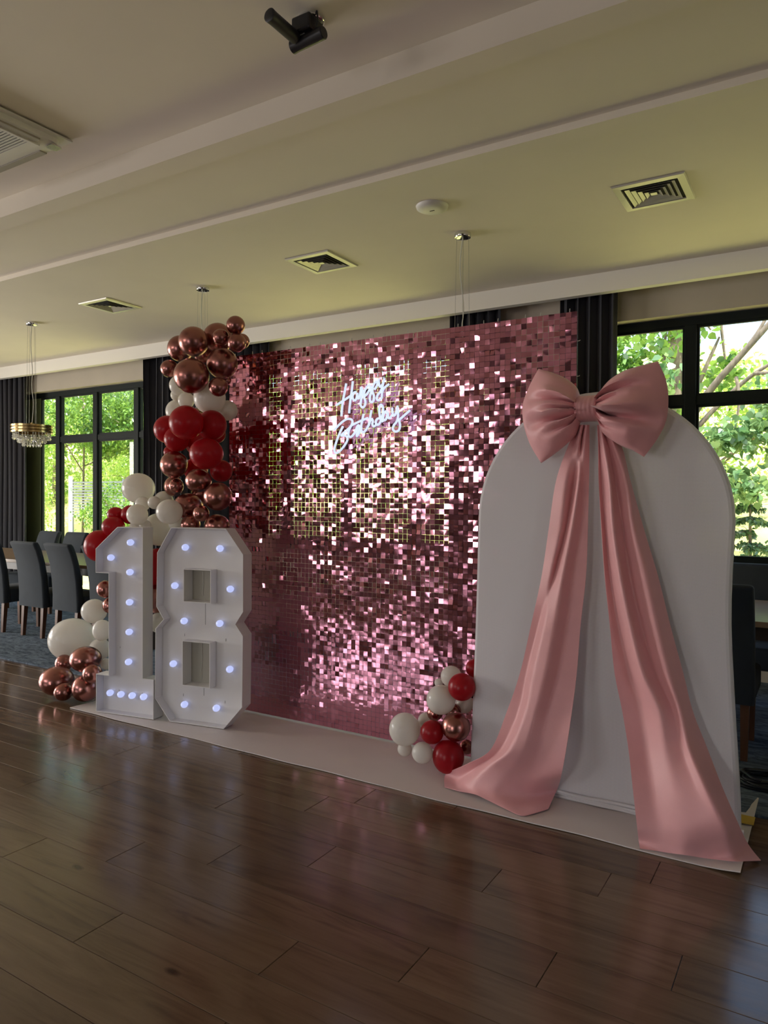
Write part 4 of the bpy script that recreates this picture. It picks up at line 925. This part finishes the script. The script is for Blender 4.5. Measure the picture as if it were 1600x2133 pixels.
def build_bow():
    kc = Vector(((KNOT[0][0] + KNOT[1][0]) / 2, 3.46, (KNOT[0][1] + KNOT[2][1]) / 2))
    t = thing('pink_bow', 'giant pink satin bow with two long tails on the white arch', 'bow', tuple(kc))
    def fix(mb): mb.v = [tuple(Vector(p) - kc) for p in mb.v]; return mb
    def loop_part(top, out, bot, sgn, creases):
        nu, nv = 44, 44
        T, O, B_ = (lambda a: sample([tuple(p) for p in a], 45))(top), sample([tuple(p) for p in out], 45), sample([tuple(p) for p in bot], 45)
        V = []; f = []
        for side in (0, 1):
            for i in range(nu + 1):
                s = i / nu
                for j in range(nv + 1):
                    v = j / nv
                    k0 = (B_[0][0] * (1 - v) + T[0][0] * v, B_[0][1] * (1 - v) + T[0][1] * v)
                    lin = [B_[i][k] * (1 - v) + T[i][k] * v for k in (0, 1)]
                    lin2 = [k0[k] * (1 - s) + O[j][k] * s for k in (0, 1)]
                    c = [(B_[0][k] * (1 - v) + T[0][k] * v) * (1 - s) + (B_[-1][k] * (1 - v) + T[-1][k] * v) * s for k in (0, 1)]
                    x, z = lin[0] + lin2[0] - c[0], lin[1] + lin2[1] - c[1]
                    env = (max(0, math.sin(PI * v))) ** .55
                    prof = (.30 + .70 * math.sin(PI * min(1, s * .92 + .06)) ** .8) * (1 - s ** 7)
                    d = .135 * env * prof
                    if side == 0:
                        for (vc, w, amp, bend, reach) in creases:
                            q = (v - vc - bend * s) / (w * (.45 + s * 1.1))
                            d -= amp * math.exp(-q * q) * max(0, 1 - s / reach) ** .8 * env
                            q2 = (v - vc - bend * s - 1.7 * w * (.45 + s * 1.1)) / (w * (.5 + s)); d += amp * .45 * math.exp(-q2 * q2) * max(0, 1 - s / reach) * env
                        d += .004 * math.sin(v * 40 + s * 6) * (1 - s) * env
                        y = 3.475 - d
                    else: y = 3.475 + .035 * env * (1 - s ** 6)
                    V.append((x, y, z))
        W = nv + 1; N = (nu + 1) * W
        for i in range(nu):
            for j in range(nv):
                a = i * W + j; f.append((a, a + 1, a + W + 1, a + W)); f.append((N + a, N + a + W, N + a + W + 1, N + a + 1))
        mb = fix(MB().add(V, f)); me = mb.mesh('bow_loop')
        bm = bmesh.new(); bm.from_mesh(me); bmesh.ops.remove_doubles(bm, verts=bm.verts, dist=.0004); bmesh.ops.recalc_face_normals(bm, faces=bm.faces); bm.to_mesh(me); bm.free(); smooth(me, 1.1)
        link('bow_loop', me, M['bow'], t)
    loop_part(BOW_RIGHT_TOP, BOW_RIGHT_OUT, BOW_RIGHT_BOT, 1, [(.42, .060, .20, -.05, .95), (.80, .050, .14, -.06, .85), (.64, .04, .06, .04, .6), (.16, .05, .07, .05, .6)])
    loop_part(BOW_LEFT_TOP, BOW_LEFT_OUT, BOW_LEFT_BOT, -1, [(.36, .055, .20, .02, .95), (.68, .05, .14, -.04, .9), (.50, .035, .07, .0, .8), (.20, .045, .10, .05, .8)])
    # knot: a pleated band wrapped over the middle
    w = (KNOT[1][0] - KNOT[0][0]) * .5 + .006; h = (KNOT[0][1] - KNOT[3][1]) * .5; V = []; f = []; nu, nv = 25, 16
    for i in range(nu + 1):
        for j in range(nv + 1):
            a = PI * (-.04 + 1.08 * j / nv); u = -1 + 2 * i / nu
            hh = h * (1 + .05 * u * u); dep = .085 * (1 - .12 * u * u) + .0025 * math.sin(u * 16 + j * .15) * math.sin(a)
            V.append((u * w, .03 - dep * math.sin(a) - .02 * math.sin(a), hh * math.cos(a)))
    W = nv + 1
    for i in range(nu):
        for j in range(nv): f.append((i * W + j, (i + 1) * W + j, (i + 1) * W + j + 1, i * W + j + 1))
    f.append(tuple(range(W))); f.append(tuple(nu * W + j for j in reversed(range(W))))
    MB().add(V, f).build('knot', M['bow'], t, sm=1.0)
    for g in (TAIL_LEFT, TAIL_RIGHT):
        fix(grid_surface(g, 61, 90, .0025)).build('tail', M['bow'], t, sm=1.2)
build_bow()
# ---------------------------------------------------------------- dining furniture
def rbox(x0, x1, y0, y1, z0, z1, name, mat, parent, bev=.03, seg=3):
    return MB().box(x0, x1, y0, y1, z0, z1).build(name, mat, parent, bevel=bev, seg=seg, sm=.9)
def make_chair():
    t = thing('dining_chair', 'x', 'chair', (0, 0, .012), 0, 'upholstered dining chairs along the windows')
    # backrest: padded panel, leaning back and rolled at the top
    prof = [(.0, .325), (-.004, .48), (-.014, .64), (-.038, .80), (-.075, .93), (-.105, .995), (-.108, 1.012), (-.098, 1.024), (-.078, 1.027), (-.052, 1.022), (-.035, 1.0),
            (-.005, .93), (.032, .80), (.058, .66), (.075, .50), (.085, .325)]
    n = len(prof); b = MB(); v = []; xs = [(-.222, .018), (-.214, .004), (-.2, 0), (.2, 0), (.214, .004), (.222, .018)]
    cy = sum(p[0] for p in prof) / n
    for x, ins in xs:
        for i, (y, z) in enumerate(prof):
            a = Vector(prof[i - 1]); c = Vector(prof[(i + 1) % n]); tn = (c - a).normalized(); nn = Vector((tn.y, -tn.x))
            q = Vector((y, z)) + nn * ins * (1 if 0 < i < n - 1 else .3)
            v.append((x * (1 - .02 * (z - .33)), q.x, max(q.y, .325)))
    f = []
    for j in range(len(xs) - 1):
        for i in range(n): f.append((j * n + i, j * n + (i + 1) % n, (j + 1) * n + (i + 1) % n, (j + 1) * n + i))
    f += [tuple(range(n)), tuple((len(xs) - 1) * n + i for i in reversed(range(n)))]
    b.add(v, f).build('backrest', M['chair'], t, sm=1.0)
    rbox(-.222, .222, .07, .50, .325, .485, 'seat', M['chair'], t, .03)
    for sx in (-1, 1):
        for y0, y1, lean in ((.018, .066, -.02), (.43, .478, 0)):
            x = sx * .172; w = .024; k = .018
            b = MB(); b.add([(x - k, y0 + .005 + lean, 0), (x + k, y0 + .005 + lean, 0), (x + k, y1 - .008 + lean, 0), (x - k, y1 - .008 + lean, 0),
                             (x - w, y0, .33), (x + w, y0, .33), (x + w, y1, .33), (x - w, y1, .33)], [(0, 3, 2, 1), (4, 5, 6, 7), (0, 1, 5, 4), (1, 2, 6, 5), (2, 3, 7, 6), (3, 0, 4, 7)])
            b.build('leg', M['leg_wood'], t)
    return t
spots = [(-7.27, 4.61, 0, 'grey chair mid near side of the left table, back to the room'),
         (-7.95, 4.58, 2, 'grey chair cut by the left edge of the photo, back to the room'),
         (-6.70, 4.62, -2, 'grey chair partly behind the white balloons, back to the room'),
         (-6.08, 4.62, 0, 'grey chair hidden behind the red balloon and the figure 1'),
         (-9.27, 6.10, 180, 'left one of two grey chairs facing the room across the left table'),
         (-8.70, 6.12, 180, 'right one of two grey chairs facing the room across the left table'),
         (-.575, 4.62, 0, 'dark chair at the right edge beside the white arch'),
         (.12, 4.62, 0, 'dark chair further right of the arch, mostly outside the photo'),
         (-.45, 6.1, 180, 'dark chair across the right table under the window sill')]
ch = make_chair(); kids = list(ch.children)
for i, (x, y, rz, lb) in enumerate(spots):
    o = ch if i == 0 else ch.copy()
    if i:
        COL.objects.link(o)
        for k in kids:
            c = k.copy(); COL.objects.link(c); c.parent = o
    o.location = (x, y, .012); o.rotation_euler.z = R(rz); o['label'] = lb
def table(x0, x1, y0, y1, label):
    zt = .80; cx, cy = (x0 + x1) / 2, (y0 + y1) / 2
    t = thing('dining_table', label, 'table', (cx, cy, .012)); zt -= .012; hx, hy = (x1 - x0) / 2, (y1 - y0) / 2
    MB().box(-hx, hx, -hy, hy, zt - .035, zt).build('tabletop', M['table_wood'], t, bevel=.003)
    b = MB(); b.box(-hx + .08, hx - .08, -hy + .06, -hy + .085, zt - .12, zt - .035).box(-hx + .08, hx - .08, hy - .085, hy - .06, zt - .12, zt - .035).box(-hx + .08, -hx + .105, -hy + .085, hy - .085, zt - .12, zt - .035).box(hx - .105, hx - .08, -hy + .085, hy - .085, zt - .12, zt - .035)
    b.build('apron', M['table_dark'], t)
    for sx in (-1, 1):
        for sy in (-1, 1):
            x, y = sx * (hx - .10), sy * (hy - .09)
            MB().box(x - .04, x + .04, y - .04, y + .04, 0, zt - .035).build('leg', M['table_dark'], t, bevel=.004)
table(-10.6, -5.6, 4.79, 5.86, 'long oak dining table behind the balloon garland at the left window')
table(-.95, 1.5, 4.79, 5.86, 'oak dining table at the right edge, under the right window')

# ---------------------------------------------------------------- garden
def terrain(x, y):
    h = -.15
    if y > 10: h += .27 * (y - 10)
    return h + .12 * math.sin(x * .5) * min(1, max(0, (y - 9) / 4))
def build_garden():
    V = []; Q = []; nx, ny = 60, 50; xs = np.linspace(-75, 22, nx + 1); ys = 7.02 + (np.linspace(0, 1, ny + 1) ** 1.6) * 53
    for y in ys:
        for x in xs: V.append((x, y, terrain(x, y)))
    f = [(j * (nx + 1) + i, j * (nx + 1) + i + 1, (j + 1) * (nx + 1) + i + 1, (j + 1) * (nx + 1) + i) for j in range(ny) for i in range(nx)]
    o = MB().add(V, f).build('garden_ground', M['grass'], sm=1)
    struct(o, 'sunlit grassy bank rising beyond the windows')
build_garden()
LEAF2 = np.array([(0, 0, 0), (.32, .42, .04), (0, 1, -.10), (-.32, .42, .04)])                 # small leaf, folded along its middle
LEAF6 = np.array([(0, 0, 0), (.36, .12, .03), (.44, .5, .05), (.0, 1.05, -.14), (-.44, .5, .05), (-.36, .12, .03)])
def leaves(name, centres, size, mat, parent, rng, droop=.5, big=False, jit=.3):
    n = len(centres); T = LEAF6 if big else LEAF2; m = len(T)
    az = rng.uniform(0, 2 * PI, n); ti = rng.normal(-droop, .55, n); ro = rng.normal(0, .6, n); s = size * rng.uniform(1 - jit, 1 + jit, n)
    ca, sa, ct, st, cr, sr = np.cos(az), np.sin(az), np.cos(ti), np.sin(ti), np.cos(ro), np.sin(ro)
    L = T[None] * s[:, None, None]
    x, y, z = L[..., 0], L[..., 1], L[..., 2]
    x, z = x * cr[:, None] + z * sr[:, None], -x * sr[:, None] + z * cr[:, None]
    y, z = y * ct[:, None] - z * st[:, None], y * st[:, None] + z * ct[:, None]
    x, y = x * ca[:, None] - y * sa[:, None], x * sa[:, None] + y * ca[:, None]
    V = np.stack([x, y, z], -1) + centres[:, None, :]
    Q = (np.arange(n)[:, None] * m + np.arange(m)[None]).astype(int)
    me = np_mesh(name, V.reshape(-1, 3), Q); me.materials.append(mat)
    o = link(name, me, None, parent); return tag(o, kind='stuff')
def blob(rng, n, c, rad, hollow=.55):
    """points in clumps inside an ellipsoid"""
    k = max(6, n // 130); d = rng.normal(size=(k, 3)); d /= np.linalg.norm(d, axis=1)[:, None]
    cl = d * (rng.uniform(hollow, 1, k) ** .7)[:, None]
    p = cl[rng.integers(0, k, n)] + rng.normal(0, .15, (n, 3))
    return p * np.array(rad) + np.array(c)
def tree(x, y, label, mat, crowns, n, size, trunk_r, trunk_h, seed, branches=5, big=False, lean=(0, 0), group='trees outside the windows', name='garden_tree', hollow=.5):
    rng = np.random.default_rng(seed); rr = random.Random(seed); z0 = terrain(x, y)
    t = thing(name, label, 'tree', (x, y, z0), 0, group)
    top = (lean[0], lean[1], trunk_h)
    pts = [(0, 0, -.1), (lean[0] * .2 + .03, lean[1] * .2, trunk_h * .3), (lean[0] * .55, lean[1] * .55 + .04, trunk_h * .65), top]
    MB().tube(sample(pts, 12), [trunk_r * (1.15 - .6 * i / 11) for i in range(12)], 10).build('trunk', M['bark'], t, sm=1.2)
    for k in range(branches):
        u = rr.uniform(.35, .95); p = Vector(crom(pts, 3 * u)); a = rr.uniform(0, 2 * PI); c = crowns[k % len(crowns)]
        e = Vector(c[0]) + Vector((math.cos(a) * c[1][0] * .7, math.sin(a) * c[1][1] * .7, rr.uniform(-.3, .5) * c[1][2]))
        m_ = (p + e) / 2 + Vector((rr.uniform(-.2, .2), rr.uniform(-.2, .2), .15))
        MB().tube(sample([tuple(p), tuple(m_), tuple(e)], 9), [trunk_r * .35 * (1 - .8 * i / 8) + .006 for i in range(9)], 6).build('branch', M['bark'], t, sm=1.2)
    P = np.concatenate([blob(rng, int(n / len(crowns)), c, r_, hollow) for c, r_ in crowns])
    leaves('foliage', P, size, mat, t, rng, big=big)
    return t
# beyond the tall left window
tree(-17.2, 12.4, 'leafy maple filling the upper middle panes of the left window', M['leaf_mid'], [((0, 0, 3.9), (2.4, 1.9, 1.3)), ((1.6, .4, 2.9), (1.5, 1.2, .75))], 15000, .105, .03, 4.2, 21)
tree(-15.6, 14.8, 'tall green tree behind the right panes of the left window', M['leaf_bluish'], [((0, 0, 3.3), (2.2, 1.8, 1.8))], 12000, .10, .035, 4.0, 22)
tree(-16.6, 9.9, 'bright yellow green bush outside the first pane of the left window', M['leaf_light'], [((0, 0, 1.2), (1.0, .9, 1.5)), ((-.5, .4, 2.9), (1.1, .9, 1.2))], 12000, .085, .06, 1.8, 23, name='garden_bush')
tree(-22.5, 15.2, 'yellow green tree at the far left beyond the first pane', M['leaf_light'], [((0, 0, 2.6), (3.0, 2.0, 2.9))], 14000, .12, .14, 3.5, 24)
tree(-22.0, 18.0, 'pale green tree far behind the left window', M['leaf_light'], [((0, 0, 3.2), (3.6, 2.2, 3.2))], 12000, .14, .18, 4.5, 25)
tree(-26.0, 20.5, 'tall light tree furthest behind the left window', M['leaf_mid'], [((0, 0, 5.0), (4.2, 2.5, 4.5))], 12000, .16, .2, 6, 26)
tree(-14.2, 11.6, 'low green shrub outside the lower right panes of the left window', M['leaf_mid'], [((0, 0, .9), (1.3, .9, .8))], 6000, .08, .04, .8, 27, name='garden_bush')
tree(-18.6, 15.6, 'low pale shrub by the white post outside the left window', M['leaf_light'], [((0, 0, .6), (2.2, 1.2, 1.2))], 9000, .09, .05, .8, 28, name='garden_bush')
# behind the sequin wall
tree(-10.6, 12.5, 'green tree hidden behind the left half of the sequin wall', M['leaf_light'], [((0, 0, 2.9), (2.3, 1.7, 2.2))], 9000, .12, .14, 3.2, 29)
tree(-7.2, 13.5, 'green tree hidden behind the right half of the sequin wall', M['leaf_light'], [((0, 0, 3.2), (2.4, 1.7, 2.4))], 9000, .12, .14, 3.4, 30)
# right window
tree(-2.30, 13.2, 'stout bare trunk tree seen between the bow and the window post', M['leaf_mid'], [((-.3, -.6, 3.6), (1.9, 1.0, 1.3))], 2600, .125, .17, 6.0, 31, branches=4, big=True, hollow=.3)
t = tree(-1.0, 10.8, 'leaning forked tree crossing the upper right pane', M['leaf_bluish'], [((.1, -.2, 2.9), (1.5, .7, .95)), ((.0, -.3, 1.75), (1.2, .6, .75))], 1700, .105, .03, .6, 32, branches=0, big=True, hollow=.2)
for pts, r_ in (([(-1.25, .2, -.1), (-1.1, .1, 1.1), (-.85, .1, 2.2), (-.48, 0, 2.92), (.21, -.1, 3.70), (.9, -.2, 4.5)], .085), ([(-.85, .1, 2.2), (-.3, .2, 2.85), (.25, .2, 3.3), (1.0, .1, 3.55)], .04),
               ([(-.2, 0, 3.25), (.15, .1, 3.75), (.4, .1, 4.3)], .035), ([(-.1, 0, 3.15), (-.05, -.1, 2.8), (-.12, -.1, 2.3)], .022), ([(.1, .15, 3.2), (.5, 0, 3.15), (.9, .1, 3.0)], .025),
               ([(-.9, 0, 2.0), (-.4, -.1, 2.25), (.1, -.1, 2.3)], .025)):
    MB().tube(sample(pts, 16), [r_ * (1 - .75 * i / 15) + .004 for i in range(16)], 7).build('branch', M['bark'], t, sm=1.2)
tree(.9, 12.2, 'leafy tree at the right edge of the right window', M['leaf_mid'], [((0, 0, 2.5), (1.3, 1.0, 1.3))], 2600, .12, .10, 3.2, 33, big=True)
tree(-1.9, 15.5, 'small green tree low behind the arch in the right window', M['leaf_light'], [((0, 0, 1.6), (1.9, 1.3, 1.5))], 5000, .11, .07, 1.6, 34)
def spruce(x, y, h, label, seed):
    rng = np.random.default_rng(seed); rr = random.Random(seed); z0 = terrain(x, y)
    t = thing('spruce_tree', label, 'tree', (x, y, z0), 0, 'trees outside the windows')
    MB().tube([(0, 0, -.1), (.01, 0, h * .5), (0, 0, h)], [.035, .022, .005], 7).build('trunk', M['bark'], t)
    C = []; z = .35
    while z < h - .05:
        L = (h - z) * .30 + .06
        for k in range(7):
            a = rr.uniform(0, 2 * PI); ex = (math.cos(a) * L, math.sin(a) * L, z - L * .28)
            MB().tube([(0, 0, z), (ex[0] * .5, ex[1] * .5, z - L * .08), ex], [.008, .005, .002], 4).build('branch', M['bark'], t)
            for q in range(42):
                u = rr.uniform(.15, 1); C.append((ex[0] * u + rr.gauss(0, .02), ex[1] * u + rr.gauss(0, .02), z - L * .28 * u * u + rr.gauss(0, .012)))
        z += .17
    leaves('needles', np.array(C), .075, M['leaf_dark'], t, rng, droop=.7)
spruce(-.93, 11.0, 1.75, 'young spruce standing on the bank in the right window', 40)
# slim white post and slatted screen beyond the left window
t = tag(MB().tube([(-16.3, 11.4, terrain(-16.3, 11.4) - .1), (-16.3, 11.4, 2.05)], .05, 12).build('garden_post', M['post'], sm=1), 'slim white post in the garden beyond the left window', 'post')
t = thing('slatted_screen', 'pale horizontal slat screen in the garden beyond the left window', 'screen', (-16.6, 12.3, terrain(-16.6, 12.3)))
for k in range(13):
    MB().box(-1.0, 1.2, -.01, .01, .62 + k * .075, .665 + k * .075).build('slat', M['slat'], t)
for x in (-.95, .1, 1.15): MB().box(x - .03, x + .03, .012, .06, -.1, 1.62).build('support', M['slat'], t)
